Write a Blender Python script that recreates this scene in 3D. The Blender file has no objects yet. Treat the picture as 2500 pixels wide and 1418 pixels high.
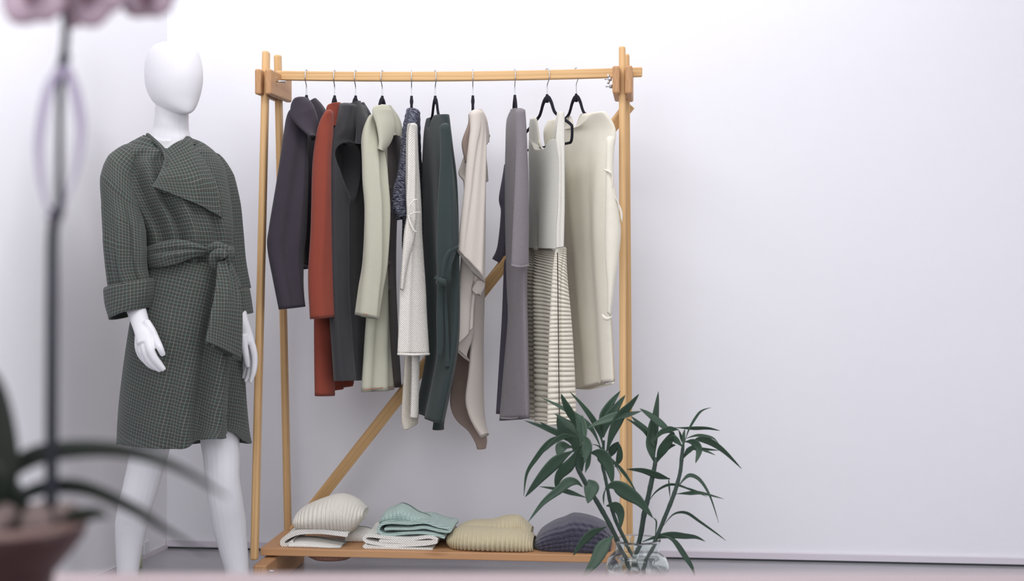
import bpy, math, random
from mathutils import Vector, Matrix
random.seed(7)
S = bpy.context.scene
COL = S.collection
# ---------------------------------------------------------------- camera, light, exposure
F = 3472.0            # focal length in pixels of the 2500 px wide frame (50 mm lens)
HZ = 600.0            # row of the horizon
H = 1.045             # eye height, metres
TA = math.tan(math.radians(5.6))   # yaw of back wall and clothes rack
cam = bpy.data.cameras.new('camera'); camo = bpy.data.objects.new('camera', cam); COL.objects.link(camo)
camo.location = (0, 0, H); camo.rotation_euler = (math.pi/2, 0, 0)
cam.sensor_width = 36; cam.lens = 36*F/2500; cam.shift_y = -(709-HZ)/2500
cam.dof.use_dof = True; cam.dof.focus_distance = 4.25; cam.dof.aperture_fstop = 3.5
cam.clip_start = 0.05
S.camera = camo
S.view_settings.view_transform = 'Standard'; S.view_settings.look = 'None'
S.view_settings.gamma = 1; S.view_settings.use_curve_mapping = False
S.view_settings.exposure = 0.0
w = bpy.data.worlds.new('world'); S.world = w; w.use_nodes = True
bg = w.node_tree.nodes['Background']; bg.inputs[0].default_value = (0.86, 0.90, 1.0, 1); bg.inputs[1].default_value = 0.57
def area(name, loc, target, sx, sy, power, color):
    l = bpy.data.lights.new(name, 'AREA'); l.shape = 'RECTANGLE'; l.size = sx; l.size_y = sy
    l.energy = power; l.color = color
    o = bpy.data.objects.new(name, l); COL.objects.link(o); o.location = loc
    o.rotation_euler = (Vector(target)-Vector(loc)).to_track_quat('-Z', 'Y').to_euler()
    return o
area('ceiling_light', (0.2, 2.6, 2.72), (0.2, 3.6, 0.0), 2.4, 0.6, 18, (1.0, 0.98, 0.98))
area('added_wall_light', (-0.1, 4.12, 2.72), (-0.1, 4.6, 0.0), 3.2, 0.15, 12, (0.97, 0.975, 1.0))  # unseen lamp, added to brighten the back wall
area('added_wall_light', (-0.95, 3.2, 2.72), (-1.6, 3.3, 0.0), 0.3, 2.4, 27, (0.97, 0.975, 1.0))  # unseen lamp, added to brighten the left wall
area('window_and_fill_light', (2.4, 0.7, 1.4), (-1.6, 3.6, 0.9), 1.4, 1.6, 20, (0.96, 0.97, 1.0))  # fill added from the right to lift the left wall, no window known
area('window_and_fill_light', (-0.7, 0.0, 2.0), (0.1, 4.5, 1.1), 2.2, 1.3, 35, (0.94, 0.965, 1.0))

# ---------------------------------------------------------------- helpers
def P(px, py, Y):
    return Vector(((px-1250)/F*Y, Y, H-(py-HZ)/F*Y))
def RY(px, n):      # distance of the rack's plane moved n metres towards the wall, seen through column px
    return (4.4+n)/(1+(px-1250)/F*TA)
def PR(px, py, n):
    return P(px, py, RY(px, n))
UA = Vector((math.cos(math.radians(5.6)), -math.sin(math.radians(5.6)), 0))   # along the rail
NA = Vector((math.sin(math.radians(5.6)), math.cos(math.radians(5.6)), 0))    # towards the wall
def lin(c):
    return tuple(((v/255)/12.92 if v/255 <= .04045 else ((v/255+.055)/1.055)**2.4) for v in c)+(1,)
def nodes(name):
    m = bpy.data.materials.new(name); m.use_nodes = True; nt = m.node_tree
    return m, nt, nt.nodes['Principled BSDF']
def nn(nt, t, **k):
    n = nt.nodes.new(t)
    for a, b in k.items(): setattr(n, a, b)
    return n
def mathn(nt, op, a, b=None, c=None):
    n = nn(nt, 'ShaderNodeMath', operation=op)
    for i, v in enumerate((a, b, c)):
        if v is None: continue
        if isinstance(v, (int, float)): n.inputs[i].default_value = v
        else: nt.links.new(v, n.inputs[i])
    return n.outputs[0]
def mixc(nt, fac, a, b):
    n = nn(nt, 'ShaderNodeMix', data_type='RGBA')
    for i, v in ((0, fac), (6, a), (7, b)):
        if isinstance(v, (int, float)): n.inputs[i].default_value = v
        elif isinstance(v, tuple): n.inputs[i].default_value = v
        else: nt.links.new(v, n.inputs[i])
    return n.outputs[2]
def coords(nt, kind='UV', scale=(1, 1, 1), rot=(0, 0, 0)):
    tc = nn(nt, 'ShaderNodeTexCoord'); mp = nn(nt, 'ShaderNodeMapping')
    mp.inputs['Scale'].default_value = scale; mp.inputs['Rotation'].default_value = rot
    nt.links.new(tc.outputs[kind], mp.inputs[0]); return mp.outputs[0]
def noise(nt, vec, scale, detail=3):
    n = nn(nt, 'ShaderNodeTexNoise'); n.inputs['Scale'].default_value = scale; n.inputs['Detail'].default_value = detail
    nt.links.new(vec, n.inputs[0]); return n.outputs[0]
def bump(nt, bs, h, dist, strength=1.0):
    b = nn(nt, 'ShaderNodeBump'); b.inputs['Distance'].default_value = dist; b.inputs['Strength'].default_value = strength
    nt.links.new(h, b.inputs['Height']); nt.links.new(b.outputs[0], bs.inputs['Normal'])
def plain(name, c, rough=.5, metal=0, spec=.5, bumpn=None):
    m, nt, b = nodes(name); b.inputs['Base Color'].default_value = lin(c)
    b.inputs['Roughness'].default_value = rough; b.inputs['Metallic'].default_value = metal
    b.inputs['Specular IOR Level'].default_value = spec
    v = coords(nt, 'Object'); n = noise(nt, v, bumpn[0] if bumpn else 60)
    bump(nt, b, n, bumpn[1] if bumpn else .0002)
    return m
def cloth(name, c, var=.10, fine=.0006, wool=.18, spec=.12, sheen=.15):
    m, nt, b = nodes(name); v = coords(nt, 'Object')
    n1 = noise(nt, v, 9, 4); n2 = noise(nt, v, 420, 2)
    base = lin(c); dk = tuple(x*(1-var*2.2) for x in base[:3])+(1,); lt = tuple(min(1, x*(1+var)) for x in base[:3])+(1,)
    a = mixc(nt, n1, dk, lt)
    k = mixc(nt, mathn(nt, 'MULTIPLY', n2, wool*2), a, tuple(min(1, x*1.5+.01) for x in base[:3])+(1,))
    nt.links.new(k, b.inputs['Base Color'])
    b.inputs['Roughness'].default_value = .92; b.inputs['Specular IOR Level'].default_value = spec
    b.inputs['Sheen Weight'].default_value = sheen
    bump(nt, b, n2, fine); return m
def knit(name, c, du=.006, dv=.004, h=.0016, lace=.0, diag=False):
    m, nt, b = nodes(name); tc = nn(nt, 'ShaderNodeTexCoord'); sp = nn(nt, 'ShaderNodeSeparateXYZ')
    nt.links.new(tc.outputs['UV'], sp.inputs[0])
    U, V = sp.outputs[0], sp.outputs[1]
    if diag:
        U2 = mathn(nt, 'ADD', U, V); V2 = mathn(nt, 'SUBTRACT', U, V); U, V = U2, V2
    su = mathn(nt, 'SINE', mathn(nt, 'MULTIPLY', U, 2*math.pi/du)); sv = mathn(nt, 'SINE', mathn(nt, 'MULTIPLY', V, 2*math.pi/dv))
    hh = mathn(nt, 'ADD', su, sv)
    n = noise(nt, coords(nt, 'Object'), 300, 2); hh = mathn(nt, 'ADD', hh, mathn(nt, 'MULTIPLY', n, .8))
    base = lin(c); f = mathn(nt, 'MULTIPLY_ADD', hh, .16, .5)
    col = mixc(nt, f, tuple(x*(.90-lace) for x in base[:3])+(1,), tuple(min(1, x*1.12) for x in base[:3])+(1,))
    nt.links.new(col, b.inputs['Base Color']); b.inputs['Roughness'].default_value = .95
    b.inputs['Specular IOR Level'].default_value = .08; b.inputs['Sheen Weight'].default_value = .2
    bump(nt, b, hh, h*.22); return m
def check(name):
    m, nt, b = nodes(name); tc = nn(nt, 'ShaderNodeTexCoord'); sp = nn(nt, 'ShaderNodeSeparateXYZ')
    nt.links.new(tc.outputs['UV'], sp.inputs[0])
    wob = noise(nt, coords(nt, 'Object'), 14, 2)
    def line(src, per, off, wd):
        x = mathn(nt, 'ADD', mathn(nt, 'ADD', src, off), mathn(nt, 'MULTIPLY', wob, .006))
        fr = mathn(nt, 'FRACT', mathn(nt, 'DIVIDE', x, per))
        d = mathn(nt, 'ABSOLUTE', mathn(nt, 'SUBTRACT', fr, .5))
        return mathn(nt, 'LESS_THAN', d, wd/per/2)
    U, V = sp.outputs[0], sp.outputs[1]
    per = .0098
    n3 = noise(nt, coords(nt, 'Object'), 500, 2); n1 = noise(nt, coords(nt, 'Object'), 12, 3)
    g = mixc(nt, n1, lin((58, 59, 56)), lin((76, 78, 72)))
    g = mixc(nt, mathn(nt, 'MULTIPLY', n3, .35), g, lin((62, 52, 56)))
    teal = mixc(nt, n3, lin((88, 114, 105)), lin((128, 158, 149))); pale = mixc(nt, n3, lin((112, 120, 114)), lin((156, 164, 158)))
    k = g
    for src, a in ((U, teal), (V, teal)):
        k = mixc(nt, mathn(nt, 'MULTIPLY', line(src, per*2, .0, .0013), .55), k, a)
    for src, a in ((U, pale), (V, pale)):
        k = mixc(nt, mathn(nt, 'MULTIPLY', line(src, per*2, per, .0012), .55), k, a)
    nt.links.new(k, b.inputs['Base Color']); b.inputs['Roughness'].default_value = .9
    b.inputs['Specular IOR Level'].default_value = .15; b.inputs['Sheen Weight'].default_value = .12
    bump(nt, b, n3, .0006); return m
def marl(name):
    m, nt, b = nodes(name); v = coords(nt, 'UV', (60, 330, 1), (0, 0, .35)); n = noise(nt, v, 1.3, 4)
    r = nn(nt, 'ShaderNodeValToRGB'); r.color_ramp.elements[0].position = .42; r.color_ramp.elements[1].position = .72
    r.color_ramp.elements[0].color = lin((38, 38, 60)); r.color_ramp.elements[1].color = lin((176, 178, 190))
    nt.links.new(n, r.inputs[0]); nt.links.new(r.outputs[0], b.inputs['Base Color'])
    b.inputs['Roughness'].default_value = .95; b.inputs['Specular IOR Level'].default_value = .1
    bump(nt, b, n, .003); return m
def wood(name, c=(222, 182, 130), dark=(188, 138, 88), knots=True):
    m, nt, b = nodes(name)
    v = coords(nt, 'Object', (28, 28, 1.6)); n = noise(nt, v, 1.0, 5)
    wv = nn(nt, 'ShaderNodeTexWave', wave_type='BANDS', bands_direction='X'); wv.inputs['Scale'].default_value = .9
    wv.inputs['Distortion'].default_value = 6; wv.inputs['Detail'].default_value = 2
    nt.links.new(v, wv.inputs[0])
    base, dk = lin(c), lin(dark)
    a = mixc(nt, mathn(nt, 'MULTIPLY', wv.outputs['Fac'], .33), base, dk)
    a = mixc(nt, mathn(nt, 'MULTIPLY', n, .35), a, tuple(x*1.08 for x in base[:3])+(1,))
    if knots:
        vo = nn(nt, 'ShaderNodeTexVoronoi'); vo.inputs['Scale'].default_value = 1
        nt.links.new(coords(nt, 'Object', (14, 14, 2.6)), vo.inputs[0])
        r = nn(nt, 'ShaderNodeValToRGB'); r.color_ramp.elements[0].position = .05; r.color_ramp.elements[1].position = .16
        r.color_ramp.elements[0].color = (1, 1, 1, 1); r.color_ramp.elements[1].color = (0, 0, 0, 1)
        nt.links.new(vo.outputs['Distance'], r.inputs[0])
        a = mixc(nt, mathn(nt, 'MULTIPLY', r.outputs[0], .7), a, lin((128, 70, 36)))
    nt.links.new(a, b.inputs['Base Color']); b.inputs['Roughness'].default_value = .5
    b.inputs['Specular IOR Level'].default_value = .3
    bump(nt, b, wv.outputs['Fac'], .0003); return m

def mesh(name, vs, fs, mat=None, parent=None, uvs=None, smooth=True, mw=None):
    me = bpy.data.meshes.new(name); me.from_pydata([tuple(v) for v in vs], [], fs); me.validate(clean_customdata=False)
    if uvs:
        ul = me.uv_layers.new(name='UVMap')
        for l in me.loops: ul.data[l.index].uv = uvs[l.vertex_index]
    if smooth:
        for p in me.polygons: p.use_smooth = True
    me.update()
    o = bpy.data.objects.new(name, me); COL.objects.link(o)
    if mat: me.materials.append(mat)
    if mw is not None: o.matrix_world = mw
    if parent is not None:
        o.parent = parent; o.matrix_parent_inverse = Matrix.Identity(4) if parent.parent is not None else Matrix.Translation(-parent.location)
    return o
def thing(name, label, cat, loc, group=None):
    o = bpy.data.objects.new(name, None); COL.objects.link(o); o.location = loc; o.empty_display_size = .05
    o['label'] = label; o['category'] = cat
    if group: o['group'] = group
    return o
def tag(o, label=None, cat=None, group=None, kind=None):
    if label: o['label'] = label
    if cat: o['category'] = cat
    if group: o['group'] = group
    if kind: o['kind'] = kind
    return o
def bevel(o, wd=.002, seg=2):
    m = o.modifiers.new('bevel', 'BEVEL'); m.width = wd; m.segments = seg; m.limit_method = 'ANGLE'
    return o
def solid(o, th=.003, off=-1):
    m = o.modifiers.new('solidify', 'SOLIDIFY'); m.thickness = th; m.offset = off
    return o
def box(name, c, s, mat, parent=None, rz=0, bv=0.0, extra=None):
    hx, hy, hz = s[0]/2, s[1]/2, s[2]/2
    vs = [(x, y, z) for x in (-hx, hx) for y in (-hy, hy) for z in (-hz, hz)]
    fs = [(0, 1, 3, 2), (4, 6, 7, 5), (0, 4, 5, 1), (2, 3, 7, 6), (0, 2, 6, 4), (1, 5, 7, 3)]
    o = mesh(name, vs, fs, mat, parent, smooth=False, mw=Matrix.Translation(c) @ Matrix.Rotation(rz, 4, 'Z'))
    if bv: bevel(o, bv)
    return o
def beam(name, a, b, wu, wn, mat, parent=None, udir=None, bv=.003, mid=None):
    """a timber from a to b, local z along its length, wu wide along udir and wn the other way"""
    a = Vector(a); b = Vector(b); z = (b-a); ln = z.length; z.normalize()
    u = Vector(udir or UA); u = (u-z*u.dot(z)).normalized(); n = z.cross(u).normalized()
    M = Matrix((u, n, z)).transposed().to_4x4(); M.translation = a
    hs = [0, ln]; off = [0, 0]
    if mid: hs = [ln*i/16 for i in range(17)]; off = [mid*4*(h/ln)*(1-h/ln) for h in hs]
    vs = []; fs = []
    for h, q in zip(hs, off):
        d = M.to_3x3().inverted() @ Vector((0, 0, q))
        for sx, sy in ((-1, -1), (1, -1), (1, 1), (-1, 1)): vs.append((sx*wu/2+d.x, sy*wn/2+d.y, h+d.z))
    k = len(hs)
    for i in range(k-1):
        for j in range(4): fs.append((i*4+j, i*4+(j+1) % 4, (i+1)*4+(j+1) % 4, (i+1)*4+j))
    fs.append((3, 2, 1, 0)); fs.append(tuple((k-1)*4+j for j in range(4)))
    o = mesh(name, vs, fs, mat, parent, smooth=False, mw=M)
    if bv: bevel(o, bv, 3)
    return o
def cr(pts, t):
    n = len(pts); i = min(int(t), n-2); f = t-i
    p0 = pts[max(i-1, 0)]; p1 = pts[i]; p2 = pts[i+1]; p3 = pts[min(i+2, n-1)]
    out = []
    for a, b, c, d in zip(p0, p1, p2, p3):
        out.append(.5*((2*b)+(-a+c)*f+(2*a-5*b+4*c-d)*f*f+(-a+3*b-3*c+d)*f**3))
    return out
def lerp1(l, t):
    if isinstance(l, (int, float)): return l
    x = t*(len(l)-1); i = min(int(x), len(l)-2) if len(l) > 1 else 0
    return l[0] if len(l) == 1 else l[i]+(l[i+1]-l[i])*(x-i)
def smooth(x): x = max(0, min(1, x)); return x*x*(3-2*x)
CAM = Vector((0, 0, H))
def strip_verts(L, R, nl, nr, t, tb=None, rows=36, cols=22, folds=(), per=None, ribs=None, ribv=None, dip=None, hem=None, mode='rack', rnd=0, zmin=None, seed=0, disp=None, openb=False, frontdip=False, taper=None, uvrot=0):
    if taper is None and mode == 'rack' and not dip and zmin is None and nl == nr or False: taper = .06
    if taper is None: taper = .035 if (mode == 'rack' and not dip and zmin is None) else 0
    fn = (lambda p, n: PR(p[0], p[1], n)) if mode == 'rack' else (lambda p, n: P(p[0], p[1], n))
    n = len(L); A = []; B = []
    rr = random.Random(seed or 1)
    for i in range(rows+1):
        s = i/rows; x = s*(n-1); A.append(fn(cr(L, x), lerp1(nl, s))); B.append(fn(cr(R, x), lerp1(nr, s)))
    vs = []; uv = []; acc = 0; ph = [rr.random()*6.28 for _ in range(6)]
    for i in range(rows+1):
        s = i/rows; a, b = A[i], B[i]; d = b-a; i0, i1 = max(i-1, 0), min(i+1, rows)
        dn = (A[i1]+B[i1]-A[i0]-B[i0])/2
        N = d.cross(dn)
        if N.length < 1e-9: N = Vector((0, -1, 0))
        N.normalize()
        if zmin is not None: N.z = 0; N.normalize()
        if N.dot(CAM-(a+b)/2) < 0: N = -N
        if i: acc += ((A[i]+B[i])-(A[i-1]+B[i-1])).length/2
        T = lerp1(t, s); TB = lerp1(tb, s) if tb is not None else T
        wd = d.length
        if taper and s < taper*(1 if n < 5 else 1):
            tf = .30+.70*max(0, 1-(1-s/taper)**2)**.5; mdl = (a+b)/2; a = mdl+(a-mdl)*tf; b = mdl+(b-mdl)*tf; d = b-a; T *= tf; TB *= tf
        def point(v, side):
            prof = max(0, 4*v*(1-v))**.5
            dd = T if side > 0 else TB
            if per:
                k, am, r0 = per[:3]; dd += am*smooth((s-r0)/.5)*math.cos(6.283*k*v+ph[0]+1.1*math.sin(2.2*s+ph[1]))
            for v0, v1, wg, am, s0, s1 in folds:
                c = v0+(v1-v0)*s; q = math.exp(-((v-c)/wg)**2)
                dd += am*q*smooth((s-s0)/max(1e-3, abs(s1-s0))) if s1 > s0 else am*q*smooth((s0-s)/max(1e-3, s0-s1))
            dd += rnd*(math.sin(5*s+7*v+ph[2])*.6+math.sin(13*s-4*v+ph[3])*.4)
            if ribs: dd += ribs[1]*abs(math.sin(math.pi*ribs[0]*s+(ribs[2]*math.sin(3*v+ph[4]) if len(ribs) > 2 else 0)))
            if ribv: dd += ribv[1]*math.cos(2*math.pi*ribv[0]*v)
            if disp: dd += disp(s, v, side)
            p = a+d*v + N*(prof*dd if side > 0 else -prof*dd)
            if dip and (side > 0 or not frontdip):
                v0, wv, dz, se = dip; p.z -= dz*math.exp(-((v-v0)/wv)**4)*max(0, 1-s/se)
            if hem: p.z += hem(s, v, side)
            if zmin is not None and p.z < zmin: p.z = zmin+.0003*(prof)
            return p
        for j in range(cols+1):
            v = (1-math.cos(math.pi*j/cols))/2; v = .5*v+.5*j/cols
            vs.append(point(v, 1)); uv.append((v*wd, s*ribs[0] if ribs and len(ribs) == 2 and ribs[0] == 46 else -acc))
        for j in range(cols-1, 0, -1):
            v = (1-math.cos(math.pi*j/cols))/2; v = .5*v+.5*j/cols
            vs.append(point(v, -1)); uv.append((v*wd+.5, -acc))
    if not (ribs and len(ribs) == 2 and ribs[0] == 46):
        for i in range(rows+1):              # fabric width measured along the cloth, from the middle outwards
            b0 = i*2*cols
            for lo, hi, sg in ((0, cols, 1), (cols, 2*cols, -1)):
                idx = [b0+j for j in range(lo, hi)]; cen = len(idx)//2; off = 0 if sg > 0 else .53
                x = 0; uv[idx[cen]] = (off, uv[idx[cen]][1])
                for q in range(cen+1, len(idx)): x += (vs[idx[q]]-vs[idx[q-1]]).length; uv[idx[q]] = (off+sg*x, uv[idx[q]][1])
                x = 0
                for q in range(cen-1, -1, -1): x -= (vs[idx[q]]-vs[idx[q+1]]).length; uv[idx[q]] = (off+sg*x, uv[idx[q]][1])
    if uvrot: cu, su = math.cos(uvrot), math.sin(uvrot); uv = [(x*cu-y*su, x*su+y*cu) for x, y in uv]
    m = 2*cols; fs = []
    for i in range(rows):
        for j in range(m): fs.append((i*m+j, i*m+(j+1) % m, (i+1)*m+(j+1) % m, (i+1)*m+j))
    for base, other, rev in ((0, 1, True), (rows, rows-1, False))[:1 if openb else 2]:       # hems tucked inwards a little
        ring = list(range(base*m, base*m+m)); c = sum((vs[k] for k in ring), Vector())/m
        dirn = (sum((vs[k] for k in range(other*m, other*m+m)), Vector())/m-c)
        dirn = dirn.normalized()*.006 if dirn.length > 1e-6 else Vector()
        st = len(vs)
        for k in ring: vs.append(vs[k].lerp(c, .12)+dirn); uv.append(uv[k])
        for j in range(m):
            q = (ring[j], ring[(j+1) % m], st+(j+1) % m, st+j); fs.append(q[::-1] if rev else q)
        f = []
        h = m//2
        for j in range(h):     # strip cap between front and back side
            a1, a2 = st+j, st+j+1; b1, b2 = st+(m-j) % m, st+(m-j-1) % m
            q = []
            for z in (a1, a2, b2, b1):
                if z not in q: q.append(z)
            if len(q) > 2: fs.append(tuple(q[::-1]) if rev else tuple(q))
    return vs, fs, uv
def strip(name, mat, parent, L, R, nl, nr, t, **k):
    vs, fs, uv = strip_verts(L, R, nl, nr, t, **k)
    return mesh(name, vs, fs, mat, parent, uv)
def tube_verts(pts, rad, sides=8, ry=None, ref=None):
    pts = [Vector(p) for p in pts]; n = len(pts); vs = []; fs = []
    prev = None
    for i, p in enumerate(pts):
        tg = (pts[min(i+1, n-1)]-pts[max(i-1, 0)])
        tg = tg.normalized() if tg.length > 1e-9 else Vector((0, 0, 1))
        if ref is not None: x = Vector(ref)
        elif prev is None: x = Vector((1, 0, 0)) if abs(tg.x) < .9 else Vector((0, 1, 0))
        else: x = prev
        x = (x-tg*x.dot(tg)).normalized(); y = tg.cross(x).normalized(); prev = x
        r1 = rad[i] if isinstance(rad, (list, tuple)) else rad; r2 = (ry[i] if isinstance(ry, (list, tuple)) else ry) if ry is not None else r1
        for k in range(sides):
            a = 2*math.pi*k/sides; vs.append(p+x*(r1*math.cos(a))+y*(r2*math.sin(a)))
    for i in range(n-1):
        for k in range(sides): fs.append((i*sides+k, i*sides+(k+1) % sides, (i+1)*sides+(k+1) % sides, (i+1)*sides+k))
    fs.append(tuple(range(sides))[::-1]); fs.append(tuple((n-1)*sides+k for k in range(sides)))
    return vs, fs
def dens(pts, k=5):
    out = []
    n = len(pts)
    for i in range((n-1)*k+1): out.append(cr(pts, i/k))
    return out
def tube(name, pts, rad, mat, parent=None, sides=8, ry=None, ref=None, k=5):
    n = len(pts)
    if k > 1:
        q = dens(pts, k)
        if isinstance(rad, (list, tuple)): rad = [lerp1(list(rad), i/(len(q)-1)) for i in range(len(q))]
        if isinstance(ry, (list, tuple)): ry = [lerp1(list(ry), i/(len(q)-1)) for i in range(len(q))]
        pts = q
    vs, fs = tube_verts(pts, rad, sides, ry, ref); return mesh(name, vs, fs, mat, parent)
def join(parts):
    vs = []; fs = []
    for a, b in parts:
        o = len(vs); vs += list(a); fs += [tuple(i+o for i in f) for f in b]
    return vs, fs
def lathe(prof, c, seg=48, sc=(1, 1)):
    vs = []; fs = []
    for r, z in prof:
        for k in range(seg):
            a = 2*math.pi*k/seg; vs.append((c[0]+r*math.cos(a)*sc[0], c[1]+r*math.sin(a)*sc[1], c[2]+z))
    for i in range(len(prof)-1):
        for k in range(seg): fs.append((i*seg+k, i*seg+(k+1) % seg, (i+1)*seg+(k+1) % seg, (i+1)*seg+k))
    return vs, fs

# ---------------------------------------------------------------- materials
def wallmat(name, c, sc=1.0):
    m, nt, b = nodes(name); v = coords(nt, 'Object'); n = noise(nt, v, 1.1, 4); n2 = noise(nt, v, 35, 4)
    base = lin(c); a = mixc(nt, n, tuple(x*.985 for x in base[:3])+(1,), base)
    nt.links.new(a, b.inputs['Base Color']); b.inputs['Roughness'].default_value = .75; b.inputs['Specular IOR Level'].default_value = .2
    bump(nt, b, mathn(nt, 'ADD', mathn(nt, 'MULTIPLY', n, 3.0), mathn(nt, 'MULTIPLY', n2, .10)), .003); return m
M_wall = wallmat('white_plaster', (246, 245, 249))
M_ceil = wallmat('ceiling_paint', (236, 236, 238))
M_base = plain('skirting_paint', (226, 218, 226), .5)
M_gap = plain('dark_joint', (70, 74, 74), .8)
def floormat():
    m, nt, b = nodes('polished_grey_floor'); v = coords(nt, 'Object'); n = noise(nt, v, 2.2, 5)
    nt.links.new(mixc(nt, n, lin((150, 148, 152)), lin((176, 174, 178))), b.inputs['Base Color'])
    b.inputs['Roughness'].default_value = .16; b.inputs['Specular IOR Level'].default_value = .6
    bump(nt, b, noise(nt, v, 6, 2), .0006); return m
M_floor = floormat()
M_wood = wood('pine'); M_wood2 = wood('pine_end_blocks', (194, 150, 108), (160, 110, 72)); M_shelf = wood('pine_shelf', (198, 152, 110), (160, 106, 68))
M_metal = plain('zinc_metal', (200, 202, 206), .25, 1)
M_black = plain('black_velvet', (30, 28, 38), .8, 0, .2)
M_man = plain('white_mannequin_gloss', (219, 217, 220), .42, 0, .4, (3, .0006))
M_check = check('green_check_wool')

# ---------------------------------------------------------------- the room
def ground(px, py): # point on the floor seen at px, py
    Y = H*F/(py-HZ); return Vector(((px-1250)/F*Y, Y, 0))
CN = ground(408, 1337); RZ = -math.radians(5.6)
LW = Vector((-math.sin(math.radians(12.9)), -math.cos(math.radians(12.9)), 0))
CE = 2.75
RC = CN+UA*4.4; RB = RC-NA*5.6; LB = CN+LW*5.0
def wall(name, a, b, mat, th=.1, z0=0, z1=CE, flip=1):
    a = Vector(a); b = Vector(b); d = (b-a); ln = d.length; d.normalize(); nrm = Vector((-d.y, d.x, 0))*flip
    c = (a+b)/2+nrm*th/2
    o = box(name, (c.x, c.y, (z0+z1)/2), (ln, th, z1-z0), mat, rz=math.atan2(d.y, d.x))
    return tag(o, kind='structure')
wall('wall_back', CN, RC, M_wall); wall('wall_left', CN, LB, M_wall, flip=-1); wall('wall_right', RC, RB, M_wall)
fl = mesh('floor', [(-3.2, -1.6, 0), (4.6, -1.6, 0), (4.6, 5.8, 0), (-3.2, 5.8, 0), (-3.2, -1.6, -.1), (4.6, -1.6, -.1), (4.6, 5.8, -.1), (-3.2, 5.8, -.1)],
          [(0, 1, 2, 3), (7, 6, 5, 4), (0, 4, 5, 1), (1, 5, 6, 2), (2, 6, 7, 3), (3, 7, 4, 0)], M_floor, smooth=False); tag(fl, kind='structure')
ce = mesh('ceiling', [(-3.2, -1.6, CE), (4.6, -1.6, CE), (4.6, 5.8, CE), (-3.2, 5.8, CE), (-3.2, -1.6, CE+.1), (4.6, -1.6, CE+.1), (4.6, 5.8, CE+.1), (-3.2, 5.8, CE+.1)],
          [(3, 2, 1, 0), (4, 5, 6, 7), (0, 1, 5, 4), (1, 2, 6, 5), (2, 3, 7, 6), (3, 0, 4, 7)], M_ceil, smooth=False); tag(ce, kind='structure')
e = .012
bb = wall('baseboard_back', CN-NA*e, RC-NA*e, M_base, e, .006, .030); bevel(bb, .003)
wall('trim_1', CN-NA*(e*.6), RC-NA*(e*.6), M_gap, e*.5, 0, .007)
LN = Vector((LW.y, -LW.x, 0))
if LN.x < 0: LN = -LN
wall('baseboard_left', CN+LN*.006, LB+LN*.006, M_base, .006, .0, .016, flip=-1)
# small things in the corner
o = box('wall_outlet', (0, 0, 0), (.006, .036, .046), plain('outlet_white', (236, 236, 240), .4), bv=.002)
q = CN+LW*.16+LN*.004; o.location = (q.x, q.y, .034); o.rotation_euler = (0, 0, math.atan2(LN.y, LN.x))
tag(o, 'small white square socket cover low on the wall beside the corner', 'socket')
t = thing('bottle', 'pale green little bottle on the floor behind the mannequin leg', 'bottle', tuple(CN+LW*.30+LN*.035))
c = t.location
vs, fs = lathe([(0, 0), (.022, 0), (.024, .004), (.024, .042), (.018, .052), (.008, .056), (.008, .060), (0, .060)], c, 24); mesh('bottle_body', vs, fs, plain('pale_green', (196, 200, 160), .4), t)
vs, fs = lathe([(0, .0605), (.010, .0605), (.010, .070), (0, .070)], c, 20); mesh('cap', vs, fs, plain('olive_cap', (90, 96, 60), .5), t)

# ---------------------------------------------------------------- clothes rack
rack = thing('clothes_rack', 'pine clothes rack with rail, crossed brace and low shelf against the white wall', 'clothes rack', tuple(PR(1080, 1400, 0).xy)+(0,))
LT = .020; LD = .034
feet = {}
for side, fr_t, fr_b, bk_t, bk_b in (('l', (650, 126), (621, 1366), (678, 134), (705, 1380)), ('r', (1519, 115), (1522, 1380), (1529, 132), (1538, 1380))):
    for (tp, bt, n0, n1) in ((fr_t, fr_b, -.07, -.20), (bk_t, bk_b, .07, .20)):
        beam('leg', PR(bt[0], bt[1], n1), PR(tp[0], tp[1], n0), LT, LD, M_wood, rack, bv=.006)
# rail
ra = PR(676, 184.5, 0); rb = PR(1568, 176, 0)
beam('rail', ra, rb, .029, .024, M_wood, rack, udir=(0, 0, 1), bv=.004, mid=-.008)
# clamping blocks and wing bolts
def block(px, py, n0, n1, h, th, mat=M_wood2):
    a = PR(px, py, n0); b = a+NA*(n1-n0)
    return beam('clamp_block', a, b, th, h, mat, rack, udir=UA, bv=.006)
block(629, 199, -.135, .12, .078, .020)
block(654, 199, -.135, .12, .078, .020)
block(1504, 194, -.135, .12, .082, .022)
block(1535, 194, -.135, .12, .084, .022)
def wingbolt(p, d, ln=.032, wing=True, r=.0028, wx=.0):
    p = Vector(p); d = Vector(d).normalized()
    parts = [tube_verts([p, p+d*ln], r, 10)]
    parts.append(tube_verts([p+d*.001, p+d*.010], .0062, 10))
    up = Vector((0, 0, 1)) if abs(d.z) < .5 else Vector((0, 1, 0))
    if wing:
        for s in (-1, 1):
            parts.append(tube_verts([p+d*.006, p+d*.010+up*(s*.009), p+d*.012+up*(s*.015)], [.003, .0035, .003], 8, ry=[.0018, .0018, .0018]))
    vs, fs = join(parts); return mesh('wing_bolt', vs, fs, M_metal, rack)
for (px, py, n) in ((664, 199, -.075), (666, 199, .03)): wingbolt(PR(px, py, n)+UA*.0, UA, .042)
wingbolt(PR(1494, 193, -.075), -UA, .022, r=.0022); wingbolt(PR(1496, 211, .03), -UA, .022, wing=False, r=.0022)
# diagonal brace at the back
beam('brace', PR(716, 1298, .165), PR(1538, 255, .115), .036, .016, M_wood, rack, udir=Vector((1, 0, .9)), bv=.003)
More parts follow.
